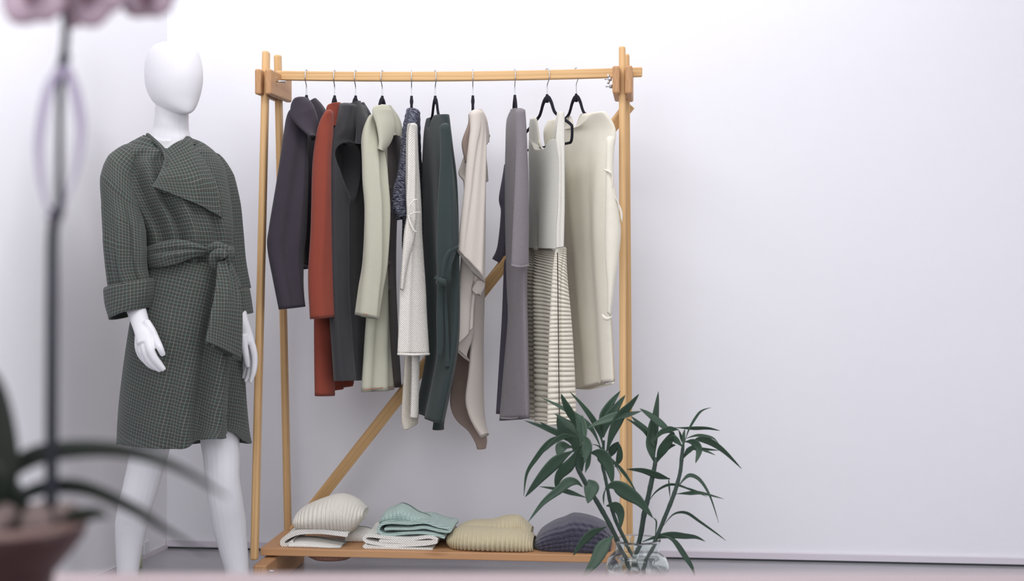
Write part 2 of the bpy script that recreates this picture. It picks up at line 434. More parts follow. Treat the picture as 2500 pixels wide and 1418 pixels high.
# shelf
ZS = .1217; SN = -.125
s0 = PR(636, 1345, SN); s1 = PR(1520, 1366, SN)
sl = (s1-s0).length
sc = (s0+s1)/2+NA*.13
M = Matrix((NA, Vector((0, 0, 1)), UA)).transposed().to_4x4(); M.translation = (sc.x, sc.y, ZS-.0115)
def lbox(name, sx, sy, sz, M, mat, parent, bv):
    vs = [(x*sx/2, y*sy/2, z*sz/2) for x in (-1, 1) for y in (-1, 1) for z in (-1, 1)]
    fs = [(0, 1, 3, 2), (4, 6, 7, 5), (0, 4, 5, 1), (2, 3, 7, 6), (0, 2, 6, 4), (1, 5, 7, 3)]
    o = mesh(name, vs, fs, mat, parent, smooth=False, mw=M); bevel(o, bv); return o
lbox('shelf', .27, .023, sl, M, M_shelf, rack, .003)
# foot beams (run towards the wall) and the cross rail under the shelf
for px in (634, 1528):
    a = PR(px, 1395, -.235); a.z = .0465; b = a+NA*.47
    beam('foot', a, b, .04, .092, M_wood2, rack, udir=UA, bv=.004)
wingbolt(PR(646, 1393, -.19), UA, .03)
a = PR(808, 1366, -.05); a.z = ZS-.0245
vs, fs = lathe([(0, 0), (.075, 0), (.075, -.004), (.070, -.012), (.055, -.020), (0, -.022)], a, 40, (1, .8)); mesh('shelf_foot_pad', vs, fs, wood('brown_pad', (150, 110, 92), (110, 76, 60), False), rack)

# ---------------------------------------------------------------- hangers
hooks = [(750, -1), (820, -3), (872, 0), (938, 3), (1010, -9.6), (1068, -19), (1160, -7), (1262, -11), (1340, -26), (1410, -36)]
def railz(px):
    k = (px-676)/(1568-676); p = ra.lerp(rb, k); return p + Vector((0, 0, -.008*4*k*(1-k)))
def hanger_meshes():
    hk = [(0, .0, .0), (0, 0, .030), (-.006, 0, .040), (-.0185, 0, .052), (-.0205, 0, .066), (-.015, 0, .079), (0, 0, .0855), (.014, 0, .080), (.0195, 0, .069), (.019, 0, .058)]
    hv = tube_verts([Vector((a, b, c)) for a, b, c in dens(hk, 4)], .0016, 8)
    arm = [(0, -.006), (.020, -.010), (.038, -.024), (.052, -.042), (.068, -.056), (.10, -.068), (.15, -.085), (.195, -.101), (.207, -.112), (.206, -.14), (.198, -.153), (.18, -.156), (.10, -.156), (0, -.156)]
    parts = []
    for s in (-1, 1):
        q = dens([(s*x, 0, z) for x, z in arm], 4)
        rz = [lerp1([.010, .0085, .007, .006, .0055, .005, .005, .005, .0045, .0045, .0045, .004, .004, .004], i/(len(q)-1)) for i in range(len(q))]
        parts.append(tube_verts([Vector(p) for p in q], [.0042]*len(q), 10, ry=rz, ref=(0, 1, 0)))
    parts.append(tube_verts([Vector((0, 0, .006)), Vector((0, 0, -.012)), Vector((0, 0, -.02))], [.004, .006, .005], 10))
    return hv, join(parts)
HV, BV = hanger_meshes()
hm = bpy.data.meshes.new('hook'); hm.from_pydata([tuple(v) for v in HV[0]], [], HV[1]); hm.materials.append(M_metal)
bm_ = bpy.data.meshes.new('hanger_frame'); bm_.from_pydata([tuple(v) for v in BV[0]], [], BV[1]); bm_.materials.append(M_black)
for m_ in (hm, bm_):
    for p in m_.polygons: p.use_smooth = True
garm = ['the charcoal hooded jacket', 'the rust red coat', 'the dark grey sleeveless coat', 'the sage cream buttoned coat', 'the marled cardigan with cream front', 'the dark green tunic', 'the beige draped cardigan', 'the grey wool dress', 'the sleeveless ribbed-skirt dress', 'the cream tunic beside the right post']
HS = [.95, .92, .9, .88, .78, .82, .74, .84, .96, .64]
for (px, ang), g, hs_ in zip(hooks, garm, HS):
    c = railz(px); zb = c.z-.0655
    h = thing('clothes_hanger', 'black velvet hanger with a wire hook carrying '+g, 'hanger', (c.x, c.y, zb), 'hangers on the rail')
    h.scale = (hs_, 1, 1); h.rotation_euler = (0, 0, math.pi/2-math.radians(5.6)+math.radians(-ang))
    for nm, me in (('hook', hm), ('hanger_frame', bm_)):
        o = bpy.data.objects.new(nm, me); COL.objects.link(o); o.parent = h
        if nm == 'hook': o['label'] = 'thin silver wire hook'

# ---------------------------------------------------------------- hanging garments
def G(name, label, cat, px, z=None):
    c = railz(px); return thing(name, label, cat, (c.x, c.y, c.z-.07), 'clothes hanging on the wooden rail')
def button(px, py, n, mat, parent, r=.008):
    c = PR(px, py, n); nrm = (Vector((0, 0, H))-c).normalized()
    vs, fs = tube_verts([c, c+nrm*.002, c+nrm*.004, c+nrm*.005], [r, r, r*.8, r*.35], 16); return mesh('button', vs, fs, mat, parent)
def ring(name, pts, r, mat, parent, n=None):
    q = dens(pts+[pts[0]], 4)[:-1]; V3 = [PR(p[0], p[1], p[2]) for p in q]; V3.append(V3[0]); V3.append(V3[1])
    vs, fs = tube_verts(V3, r, 8); return mesh(name, vs, fs, mat, parent)

# 1 charcoal jacket
m = cloth('charcoal_wool', (60, 54, 62)); g = G('jacket', 'charcoal wool jacket with a big soft collar, leftmost on the rail', 'jacket', 750)
strip('body', m, g, [(722, 262), (704, 300), (694, 400), (694, 520), (702, 600), (714, 640)], [(766, 262), (792, 292), (795, 400), (790, 500), (774, 600), (757, 655)], -.13, .17, .030, folds=[(.6, .5, .12, .02, 0, .5), (.35, .4, .1, -.012, .1, .6)])
strip('sleeve', m, g, [(716, 262), (702, 292), (677, 440), (656, 560), (653, 605), (668, 682), (684, 755)], [(727, 262), (745, 320), (751, 440), (748, 565), (742, 620), (739, 690), (741, 749)], -.24, -.17, [.008, .026, .03, .03, .03, .03, .03], taper=.05, folds=[(.7, .75, .12, .012, 0, .4), (.45, .4, .12, -.008, .1, .5)])
strip('sleeve', m, g, [(770, 280), (765, 440), (745, 560), (737, 610), (737, 658)], [(792, 290), (794, 440), (784, 560), (764, 610), (754, 656)], .19, .19, .022)
strip('collar', m, g, [(722, 236), (711, 256), (711, 284), (732, 310), (760, 331)], [(742, 236), (758, 252), (768, 272), (776, 304), (777, 339)], -.272, -.20, [.012, .02, .022, .014, .004], tb=.012, taper=.12, folds=[(.7, .8, .2, .01, 0, .5)])
strip('collar', m, g, [(755, 246), (762, 266), (772, 300), (778, 330)], [(764, 252), (782, 263), (794, 282), (792, 322)], 0, .1, .02)
# 2 rust coat
m = cloth('rust_wool', (134, 64, 50), .06); g = G('coat', 'rust red wool coat hanging beside the charcoal jacket', 'coat', 820)
strip('sleeve', m, g, [(802, 266), (782, 304), (772, 362), (767, 440), (761, 564), (754, 654), (754, 708), (758, 779)], [(810, 268), (811, 306), (804, 390), (804, 440), (808, 564), (812, 654), (814, 708), (817, 773)], -.25, -.20, [.008, .022, .026, .026, .026, .026], taper=.05, folds=[(.3, .3, .2, .006, 0, .5)])
strip('body', m, g, [(800, 268), (785, 340), (776, 500), (770, 700), (770, 850), (772, 967)], [(832, 268), (834, 340), (826, 500), (818, 700), (815, 850), (814, 965)], -.15, -.08, .022)
strip('back_panel', m, g, [(815, 268), (800, 400), (796, 600), (795, 850), (800, 956)], [(842, 280), (856, 400), (860, 600), (862, 850), (861, 936)], .03, .19, .022, per=(2.5, .010, .1))
strip('collar', m, g, [(808, 251), (800, 262), (799, 284), (812, 306)], [(824, 251), (838, 268), (845, 288), (832, 319)], -.20, -.12, .018, taper=.15)
# 3 dark sleeveless coat
def armhole(s, v, sd):
    if sd < 0: return 0
    r = math.sqrt(((s-.400)/.105)**2+((v-.28-(s-.4)*.3)/.25)**2)
    return -.052*smooth((1.08-r)/.22)+.006*math.exp(-((r-1.12)/.10)**2)
m = cloth('olive_charcoal_wool', (58, 57, 59)); md = cloth('shaded_charcoal_wool', (38, 33, 46)); g = G('coat', 'dark grey sleeveless coat with an open armhole, next to the rust coat', 'coat', 872)  # md: shade between the coats painted as a darker wool
strip('body', m, g, [(856, 250), (836, 312), (812, 352), (814, 450), (817, 694), (828, 870), (834, 930)], [(886, 256), (893, 300), (890, 400), (882, 500), (886, 722), (892, 840), (892, 928)], -.22, .02, [.02, .03, .034, .028, .024, .024, .026], tb=.05, rows=150, cols=70, disp=armhole, folds=[(.30, .35, .05, -.006, .3, .5), (.75, .7, .1, .010, .2, .6)])
strip('back_panel', md, g, [(872, 262), (868, 400), (870, 600), (872, 750), (876, 900)], [(905, 290), (906, 400), (900, 600), (900, 750), (896, 910)], .08, .2, .018, per=(2, .006, .1))
oval = [(836, 342), (817, 350), (812, 375), (815, 408), (822, 440), (840, 454), (856, 446), (862, 425), (858, 395), (852, 365)]
def onb(px, py): return -.225 + (px-812)/80*.19
strip('collar', m, g, [(858, 249), (866, 280), (876, 320), (878, 352)], [(872, 250), (884, 275), (894, 300), (884, 352)], -.19, -.10, .018)
strip('collar', m, g, [(876, 252), (886, 280), (896, 310)], [(884, 254), (900, 275), (908, 292)], .02, .08, .012)
button(883, 590, -.03, md, g)
# 4 sage coat
m = cloth('sage_cream_cotton', (186, 184, 165), .05, .0004, .1); mt = cloth('shaded_sage_cotton', (112, 100, 98), .06); mst = plain('rust_stitching', (190, 96, 60), .8)  # mt: darker copy of the sage cotton, shade on the front put into colour
g = G('coat', 'sage cream cotton coat with buttons and rust stitched hem', 'coat', 938)
strip('sleeve', m, g, [(908, 276), (894, 316), (889, 382), (890, 447), (895, 502), (896, 637), (890, 710), (886, 770)], [(914, 280), (918, 332), (936, 382), (942, 437), (947, 530), (937, 637), (922, 705), (908, 778)], -.25, -.18, [.008, .022, .028, .028, .028, .028], taper=.05, folds=[(.3, .3, .12, .012, 0, .3), (.55, .55, .1, -.010, .05, .4), (.8, .8, .1, .008, .1, .4)])
strip('body', m, g, [(908, 280), (902, 350), (900, 450), (902, 560), (906, 680), (893, 830), (883, 957)], [(928, 280), (938, 350), (942, 450), (944, 560), (940, 680), (949, 830), (961, 950)], -.15, -.06, .024, folds=[(.6, .55, .14, .012, .4, .9), (.25, .3, .1, -.01, .4, .9)])
strip('shaded_front', mt, g, [(936, 292), (934, 345), (936, 440), (942, 560), (944, 680), (947, 800), (960, 945)], [(962, 292), (976, 335), (979, 400), (964, 540), (961, 680), (966, 800), (973, 946)], -.04, .16, .016)
for x, y in ((950, 458), (952, 520), (949, 583), (949, 642), (948, 704)): button(x, y, -.045, mt, g)
strip('collar', m, g, [(916, 257), (910, 272), (920, 305), (927, 340), (929, 366)], [(938, 256), (952, 276), (960, 312), (952, 345), (933, 368)], -.272, -.20, [.018, .026, .02, .014, .008], tb=.012, taper=.12)
strip('collar', m, g, [(938, 259), (950, 285), (956, 312), (962, 330)], [(948, 262), (964, 288), (976, 315), (969, 332)], -.08, .05, .014, per=(1.5, .006, 0))
for a, b, n0, n1 in (((886.5, 951), (960, 944), -.185, -.10), ((888, 765), (908, 772), -.275, -.22)):
    vs, fs = tube_verts([PR(a[0], a[1], n0), PR(b[0], b[1], n1)], .0008, 6); mesh('hem_stitching', vs, fs, mst, g)
# 5 marled cardigan
mm = marl('navy_marl_knit'); mc = knit('cream_seed_knit', (236, 230, 220), .0065, .0065, .002, .06, True); mcp = knit('cream_plain_knit', (206, 198, 184), .004, .004, .001)
g = G('cardigan', 'navy marled cardigan with a long cream seed-stitch front', 'cardigan', 1010)
strip('sleeve', mm, g, [(1002, 263), (994, 305), (982, 372), (970, 428), (959, 465), (958, 511), (975, 531)], [(1016, 264), (1004, 318), (1000, 373), (997, 447), (995, 480), (993, 505), (990, 533)], -.14, -.12, .022, ribs=(20, .003, 1.4), rows=90)
strip('body', mm, g, [(1000, 266), (990, 330), (985, 450), (985, 540), (984, 600), (992, 700)], [(1019, 266), (1024, 373), (1032, 474), (1037, 557), (1039, 658), (1040, 760)], -.02, .16, .016, ribs=(26, .002, 1.0), rows=90)
strip('front_panel', mc, g, [(1003, 300), (997, 327), (995, 428), (993, 483), (994, 527), (987, 569), (981, 638), (976, 707), (974, 770), (970, 864)], [(1012, 300), (1016, 350), (1020, 401), (1025, 465), (1028, 520), (1030, 569), (1035, 638), (1040, 707), (1043, 770), (1049, 864)], -.20, -.15, .014, folds=[(.3, .25, .1, .006, 0, .3)], rows=70)
strip('fold', mc, g, [(996, 527), (989, 569), (983, 638), (979, 707)], [(997, 527), (1014, 566), (996, 638), (981, 707)], -.222, -.205, .006, tb=.004, rows=30, cols=10)
tube('rolled_edge', [PR(997, 525, -.222), PR(1002, 545, -.228), (PR(1011, 562, -.225)), PR(1017, 566, -.22)], .0022, mc, g)
tube('rolled_edge', [PR(998, 524, -.22), PR(1002, 500, -.228), PR(1010, 489, -.226), PR(1018, 487, -.22)], .002, mc, g)
tube('rolled_edge', [PR(1000, 524, -.22), PR(1010, 519, -.222), PR(1027, 518, -.205)], .0018, mc, g)
tube('rolled_edge', [PR(971, 864, -.20), PR(1000, 865, -.212), PR(1025, 865, -.2), PR(1048, 864, -.16)], .0035, mc, g)
strip('back_panel', mcp, g, [(990, 850), (983, 963), (980, 1020), (986, 1049)], [(1018, 850), (1021, 963), (1022, 1004), (1019, 1032)], -.1, -.05, .012, tb=.01)
strip('placket', mc, g, [(1006, 850), (1005, 930), (1003, 1000), (1002, 1018)], [(1023, 850), (1022, 930), (1020, 1000), (1018, 1019)], -.125, -.10, .010)
# 6 dark green tunic
m = cloth('bottle_green_jersey', (53, 62, 61), .08); g = G('tunic', 'dark green jersey tunic with a knotted side tie', 'tunic', 1068)
strip('body', m, g, [(1049, 287), (1040, 330), (1034, 450), (1036, 600), (1045, 750), (1048, 870), (1024, 1002)], [(1088, 274), (1099, 350), (1112, 450), (1116, 600), (1116, 760), (1106, 870), (1072, 1034)], .17, -.19, .026, dip=(.40, .24, .038, .16), taper=.02, folds=[(.45, .5, .12, -.012, .1, .6), (.75, .8, .1, .010, .1, .5), (.2, .3, .1, .01, .3, .8)], rows=60, cols=30)
strip('sleeve', m, g, [(1080, 300), (1077, 380), (1070, 470), (1066, 600), (1068, 655), (1075, 690)], [(1091, 300), (1101, 380), (1113, 470), (1119, 560), (1117, 604), (1082, 684)], -.24, -.22, .018, folds=[(.7, .6, .14, .010, 0, .4)])
tube('armhole', [PR(1117, 604, -.235), PR(1100, 612, -.25), PR(1088, 636, -.25), PR(1081, 680, -.245)], [.006, .007, .007, .005], m, g)
strip('side_panel', m, g, [(1090, 620), (1086, 700), (1090, 800), (1088, 900), (1066, 1030), (1062, 1050)], [(1114, 620), (1112, 700), (1110, 800), (1104, 870), (1080, 1010), (1078, 1046)], .1, .2, .016)
strip('tie', m, g, [(1070, 694), (1066, 760), (1067, 840), (1068, 866)], [(1080, 694), (1082, 760), (1082, 840), (1076, 868)], -.2, -.19, .010)
strip('tie', m, g, [(1078, 694), (1083, 760), (1087, 840), (1090, 896)], [(1086, 692), (1091, 760), (1095, 840), (1094, 896)], -.19, -.18, .008)
vs, fs = join([tube_verts([PR(1068, 690, -.24), PR(1074, 686, -.25), PR(1081, 689, -.25), PR(1087, 694, -.24)], [.006, .012, .012, .006], 12)]); o = mesh('knot', vs, fs, m, g)
# 7 beige draped cardigan
m = cloth('oatmeal_felt', (210, 200, 190), .03, .0004, .1); mi = cloth('taupe_inside', (150, 132, 122), .05)
g = G('cardigan', 'pale beige draped cardigan with a long pointed hem', 'cardigan', 1160)
strip('front_panel', m, g, [(1154, 267), (1156, 307), (1148, 350), (1141, 402), (1135, 460), (1128, 520), (1121, 575), (1117, 612)], [(1168, 267), (1175, 313), (1180, 364), (1183, 402), (1184, 460), (1184, 540), (1184, 620), (1183, 690)], -.2, -.14, .020, folds=[(.35, .2, .08, -.008, .05, .3), (.75, .75, .1, .008, .0, .3)])
strip('collar', mi, g, [(1149, 277), (1146, 300), (1130, 340), (1130, 362), (1142, 395)], [(1158, 277), (1160, 310), (1156, 345), (1152, 372), (1148, 396)], -.16, -.13, .012)
strip('collar', m, g, [(1162, 267), (1168, 290), (1172, 330), (1180, 352)], [(1172, 272), (1184, 290), (1191, 326), (1189, 346)], -.1, .0, .012)
strip('collar', mi, g, [(1184, 322), (1184, 335), (1184, 353)], [(1192, 328), (1196, 332), (1187, 353)], .02, .06, .004, rows=10, cols=8)
strip('drape', m, g, [(1136, 372), (1126, 400), (1119, 424), (1132, 440), (1136, 462)], [(1146, 392), (1144, 410), (1142, 430), (1141, 445), (1138, 464)], -.12, -.1, .006)
strip('drape', m, g, [(1172, 360), (1176, 400), (1178, 447)], [(1182, 360), (1187, 405), (1190, 441)], -.1, -.05, .008)
strip('drape', m, g, [(1126, 600), (1125, 640), (1118, 740), (1112, 842)], [(1172, 640), (1165, 690), (1157, 740), (1154, 798)], -.1, -.06, .014, folds=[(.8, .8, .12, -.008, 0, .4)])
strip('back_panel', m, g, [(1156, 560), (1156, 700), (1152, 820), (1146, 900), (1137, 970), (1143, 1005), (1158, 1035), (1180, 1062)], [(1182, 560), (1181, 700), (1178, 820), (1179, 900), (1180, 975), (1183, 1020), (1186, 1045), (1187, 1066)], 0, .06, .014)
strip('drape', mi, g, [(1112, 836), (1109, 856), (1104, 930), (1099, 985), (1112, 1022), (1142, 1050), (1160, 1078), (1168, 1097)], [(1152, 800), (1149, 880), (1142, 940), (1146, 985), (1158, 1022), (1180, 1048), (1188, 1072), (1183, 1093)], .08, .12, .012)
strip('drape', m, g, [(1154, 796), (1140, 810), (1114, 838), (1112, 850)], [(1155, 800), (1152, 830), (1140, 868), (1148, 884)], -.06, -.03, .006, rows=20, cols=10)
strip('hem_point', m, g, [(1166, 684), (1152, 706), (1163, 718)], [(1183, 684), (1184, 700), (1172, 722)], -.09, -.07, .006, rows=14, cols=10)
# 8 grey wool dress
m = cloth('heather_grey_wool', (118, 112, 115), .10, .0010, .5); m2 = cloth('heather_grey_wool_shaded', (84, 78, 90), .10, .0010, .3)  # m2: darker copy of the wool, shade painted on rear sleeve and side
g = G('dress', 'heather grey wool dress with long sleeves', 'dress', 1262)
strip('body', m, g, [(1252, 272), (1242, 301), (1239, 364), (1237, 430), (1238, 560), (1242, 700), (1245, 775), (1235, 880), (1222, 1027)], [(1272, 262), (1276, 290), (1280, 345), (1284, 430), (1284, 560), (1282, 700), (1283, 775), (1287, 900), (1290, 1020)], .06, -.17, .020, tb=.02, dip=(.30, .16, .03, .1), taper=.02, folds=[(.5, .45, .1, .008, .1, .6)], rows=60)
strip('sleeve', m, g, [(1266, 264), (1266, 330), (1260, 421), (1256, 500), (1252, 580), (1249, 652)], [(1272, 264), (1280, 330), (1288, 421), (1290, 500), (1290, 580), (1290, 650)], -.23, -.2, .016)
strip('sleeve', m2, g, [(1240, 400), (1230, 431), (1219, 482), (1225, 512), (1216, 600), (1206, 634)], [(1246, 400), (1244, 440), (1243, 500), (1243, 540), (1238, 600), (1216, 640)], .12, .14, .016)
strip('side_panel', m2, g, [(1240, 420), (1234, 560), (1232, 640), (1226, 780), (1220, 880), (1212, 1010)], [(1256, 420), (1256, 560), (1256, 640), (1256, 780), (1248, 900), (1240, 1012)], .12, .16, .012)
tube('cuff', [PR(1250, 648, -.245), PR(1270, 651, -.26), PR(1290, 648, -.215)], .004, m, g)
tube('hem', [PR(1222, 1020, -.165), PR(1255, 1021, -.16), PR(1290, 1014, -.05)], .0022, m, g)
# 9 sleeveless dress
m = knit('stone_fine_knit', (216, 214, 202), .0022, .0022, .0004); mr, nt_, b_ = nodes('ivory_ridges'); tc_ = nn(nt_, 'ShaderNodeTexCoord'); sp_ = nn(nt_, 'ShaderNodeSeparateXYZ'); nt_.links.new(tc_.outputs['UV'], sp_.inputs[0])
w_ = mathn(nt_, 'POWER', mathn(nt_, 'ABSOLUTE', mathn(nt_, 'SINE', mathn(nt_, 'MULTIPLY', sp_.outputs[1], math.pi))), .6)  # grooves coloured darker, standing in for shade between the ribs
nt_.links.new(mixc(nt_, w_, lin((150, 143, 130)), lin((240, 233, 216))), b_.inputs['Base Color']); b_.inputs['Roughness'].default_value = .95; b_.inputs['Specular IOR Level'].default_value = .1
bump(nt_, b_, noise(nt_, coords(nt_, 'Object'), 420, 2), .0005); me_ = knit('ivory_edge_knit', (222, 218, 208), .003, .003, .0006)
g = G('dress', 'sleeveless stone knit dress with a ridged ivory skirt', 'dress', 1340)
# bodice below neckline and two straps
strip('bodice', m, g, [(1294, 340), (1293, 375), (1295, 475), (1292, 550), (1290, 606)], [(1378, 340), (1374, 400), (1368, 475), (1362, 550), (1360, 608)], .13, -.20, .020, tb=.012, dip=(.44, .26, .034, .30), folds=[(.5, .45, .07, -.012, .5, .95), (.25, .2, .1, .006, .2, .6)], rows=50, cols=34)
strip('strap', m, g, [(1298, 288), (1294, 315), (1294, 400)], [(1307, 287), (1313, 325), (1318, 400)], .13, .06, .010, rows=16, cols=12)
tube('neckline', [PR(1307, 286, .12), PR(1311, 310, .09), PR(1315, 336, .075), PR(1321, 356, .05), PR(1329, 365, .0), PR(1341, 358, -.05), PR(1352, 334, -.08), PR(1358, 305, -.1), PR(1364, 272, -.11)], .0045, me_, g, sides=8)
strip('side_panel', me_, g, [(1364, 272), (1360, 305), (1357, 345), (1364, 400), (1362, 500), (1358, 560), (1358, 606)], [(1377, 272), (1379, 300), (1379, 345), (1379, 400), (1379, 500), (1378, 560), (1377, 603)], -.215, -.22, .007, rows=60, folds=[(.5, .5, .1, -.006, .2, .5)])
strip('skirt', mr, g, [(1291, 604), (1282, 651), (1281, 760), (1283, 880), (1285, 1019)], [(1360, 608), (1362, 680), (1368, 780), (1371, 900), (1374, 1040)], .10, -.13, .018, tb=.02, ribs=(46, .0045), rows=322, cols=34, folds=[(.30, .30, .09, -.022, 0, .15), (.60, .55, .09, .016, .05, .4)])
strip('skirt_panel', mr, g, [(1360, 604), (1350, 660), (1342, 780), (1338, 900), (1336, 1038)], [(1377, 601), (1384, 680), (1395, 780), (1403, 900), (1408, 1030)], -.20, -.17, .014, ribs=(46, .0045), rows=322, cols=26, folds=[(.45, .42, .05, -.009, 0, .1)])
tube('seam', [PR(1361, 616, -.21), PR(1362, 700, -.215), PR(1363, 800, -.215), PR(1364, 900, -.215), PR(1366, 1034, -.21)], .0014, plain('dark_seam', (70, 56, 54), .9), g)
# 10 cream tunic
m = cloth('cream_brushed_wool', (228, 220, 202), .05, .0005, .2)
g = G('tunic', 'cream brushed wool tunic, rightmost on the rail', 'tunic', 1410)
strip('body', m, g, [(1340, 292), (1328, 330), (1345, 420), (1370, 560), (1384, 700), (1392, 820), (1402, 946)], [(1474, 268), (1503, 318), (1492, 400), (1482, 500), (1482, 620), (1490, 770), (1498, 935)], .16, -.15, .024, tb=.02, dip=(.52, .27, .040, .16), taper=.02, folds=[(.35, .55, .08, .010, .1, .5), (.7, .75, .07, -.008, .1, .5), (.88, .9, .07, .010, .1, .5)], rows=70, cols=40, hem=lambda s, v, sd: -.006*math.sin(v*5)*s**6)
strip('sleeve', m, g, [(1480, 330), (1479, 400), (1478, 470), (1477, 609), (1482, 700), (1483, 764)], [(1502, 330), (1498, 420), (1506, 485), (1516, 570), (1502, 690), (1492, 772)], -.20, -.2, [.012, .014, .018, .02, .016, .012])
strip('sleeve_flap', m, g, [(1494, 470), (1506, 492), (1512, 510), (1516, 535)], [(1496, 468), (1512, 498), (1520, 520), (1519, 545)], -.21, -.21, .004, rows=14, cols=8)
tube('sleeve_edge', [PR(1477, 415, -.21), PR(1488, 419, -.225), PR(1495, 430, -.22), PR(1494, 455, -.215), PR(1491, 478, -.21)], .0035, m, g)
tube('cuff', [PR(1470, 768, -.205), PR(1476, 775, -.215), PR(1484, 778, -.215), PR(1492, 772, -.2)], [.003, .0055, .0055, .004], m, g)
tube('hem', [PR(1402, 946, .16), PR(1436, 949, .05), PR(1470, 942, -.08), PR(1498, 935, -.15)], .003, m, g)

# ---------------------------------------------------------------- mannequin
MY = 4.13
man = thing('mannequin', 'glossy white faceless full-body mannequin standing left of the clothes rack', 'mannequin', (P(420, 600, MY).x, MY, 0))
parts = []
def av(L, R, Yl, Yr, t, **k):
    a, b, _ = strip_verts(L, R, Yl, Yr, t, mode='abs', rows=k.pop('rows', 30), cols=k.pop('cols', 16), **k); parts.append((a, b))
# head: sections turned to face right and towards the room
def head():
    rows = [(101.5, 412, 436), (104, 394, 452), (109, 378, 467), (118, 367, 479), (130, 359, 487), (148, 353, 493), (170, 350.5, 497), (192, 351, 498), (212, 354, 496), (230, 361, 492.5), (246, 371, 488), (258, 385, 484.5), (267, 400, 481), (274, 420, 477), (279, 440, 472), (281, 452, 464)]
    vs = []; fs = []; seg = 40; f = Vector((.72, -.69, 0)); sd = Vector((.69, .72, 0)); rr = dens(rows, 3)
    for y, xl, xr in rr:
        hw = (xr-xl)/2*MY/F; xc = (xl+xr)/2; c = P(xc, y, MY); c.y -= (xc-424)*MY/F*.9
        b = hw/math.sqrt(.52*1.22**2+.48); a = b*1.22
        for k in range(seg):
            an = 2*math.pi*k/seg; ca, sa = math.cos(an), math.sin(an)
            vs.append(c+f*(a*ca*(1 if ca > 0 else 1))+sd*(b*sa))
    n = len(rr)
    for i in range(n-1):
        for k in range(seg): fs.append((i*seg+k, (i+1)*seg+k, (i+1)*seg+(k+1) % seg, i*seg+(k+1) % seg))
    fs.append(tuple(range(seg))); fs.append(tuple((n-1)*seg+k for k in range(seg))[::-1]); return vs, fs
parts.append(head())
def T(pts, rx, ry=None, sides=20, k=4, ref=(1, 0, 0)):
    """limb: pts are (px, py, distance); radii in pixels at MY"""
    q = dens([tuple(p) for p in pts], k); n = len(q); sc = MY/F
    rx = [lerp1(list(rx), i/(n-1))*sc for i in range(n)]
    ry2 = [lerp1(list(ry), i/(n-1))*sc for i in range(n)] if ry else rx
    parts.append(tube_verts([P(*p) for p in q], rx, sides, ry2, ref))
T([(428, 232, 4.135), (421, 262, 4.14), (419, 290, 4.145), (418, 315, 4.15), (416, 340, 4.15), (412, 375, 4.14)], [40, 41, 41, 43, 52, 60], [40, 42, 42, 43, 45, 45])
av([(382, 338), (335, 354), (300, 378), (296, 410), (315, 480), (345, 560), (362, 630), (345, 740), (336, 850), (345, 900)], [(446, 340), (485, 358), (512, 382), (518, 420), (515, 480), (515, 560), (520, 630), (550, 740), (562, 850), (556, 900)], 4.08, 4.20, [.035, .05, .065, .08, .085, .075, .07, .09, .09, .06])
# arms
T([(310, 395, 4.06), (303, 460, 4.05), (305, 560, 4.04), (312, 650, 4.03), (322, 720, 4.01), (334, 760, 3.985), (345, 795, 3.955), (352, 815, 3.935), (354, 838, 3.92)], [30, 30, 27, 25, 24, 22.5, 20.5, 21.5, 19], [30, 30, 27, 25, 22, 18, 14, 14, 11])
for pts, r in (([(356, 785, 3.950), (369, 806, 3.938), (380, 828, 3.930), (390, 848, 3.903), (399, 868, 3.907)], [10, 10.5, 9.5, 8.5, 6]),
               ([(359, 812, 3.942), (365, 846, 3.910), (375, 870, 3.905), (388, 888, 3.907), (401, 904, 3.911)], [11, 10.5, 9.5, 8.5, 6]),
               ([(350, 818, 3.948), (354, 850, 3.917), (363, 876, 3.915), (378, 893, 3.917), (394, 905, 3.921)], [10.5, 10, 9.2, 8.5, 6]),
               ([(344, 818, 3.958), (345, 850, 3.929), (353, 874, 3.929), (366, 890, 3.931), (382, 900, 3.935)], [10, 9.5, 9, 8, 6]),
               ([(338, 816, 3.968), (338, 846, 3.941), (344, 866, 3.943), (355, 880, 3.945), (368, 890, 3.949)], [9, 9, 8.5, 7.5, 5.5])):
    T(pts, r, sides=14)
T([(508, 400, 4.215), (528, 480, 4.225), (546, 580, 4.23), (563, 660, 4.22), (580, 735, 4.19), (590, 780, 4.16), (600, 815, 4.155), (606, 838, 4.15)], [25, 24, 22, 20, 17, 16, 17, 17], [25, 24, 22, 20, 17, 14, 13, 12])
for pts, r in (([(594, 818, 4.14), (597, 845, 4.132), (600, 866, 4.128), (603, 884, 4.13), (606, 897, 4.132)], [9, 9, 8.5, 7.5, 4.5]),
               ([(612, 832, 4.15), (619, 856, 4.148), (622, 882, 4.148), (619, 908, 4.146), (611, 935, 4.145)], [9.5, 9, 8, 7.5, 4.5]),
               ([(607, 836, 4.158), (611, 862, 4.16), (613, 888, 4.16), (608, 912, 4.158), (599, 933, 4.155)], [9, 8.5, 8, 7, 4.5]),
               ([(601, 836, 4.168), (604, 862, 4.172), (605, 886, 4.172), (600, 908, 4.17), (593, 924, 4.166)], [8, 8.5, 7.5, 7, 4.5]),
               ([(596, 836, 4.176), (598, 858, 4.18), (598, 878, 4.18), (594, 898, 4.178), (589, 912, 4.175)], [7, 7.5, 7, 6, 4])):
    T(pts, r, sides=12)
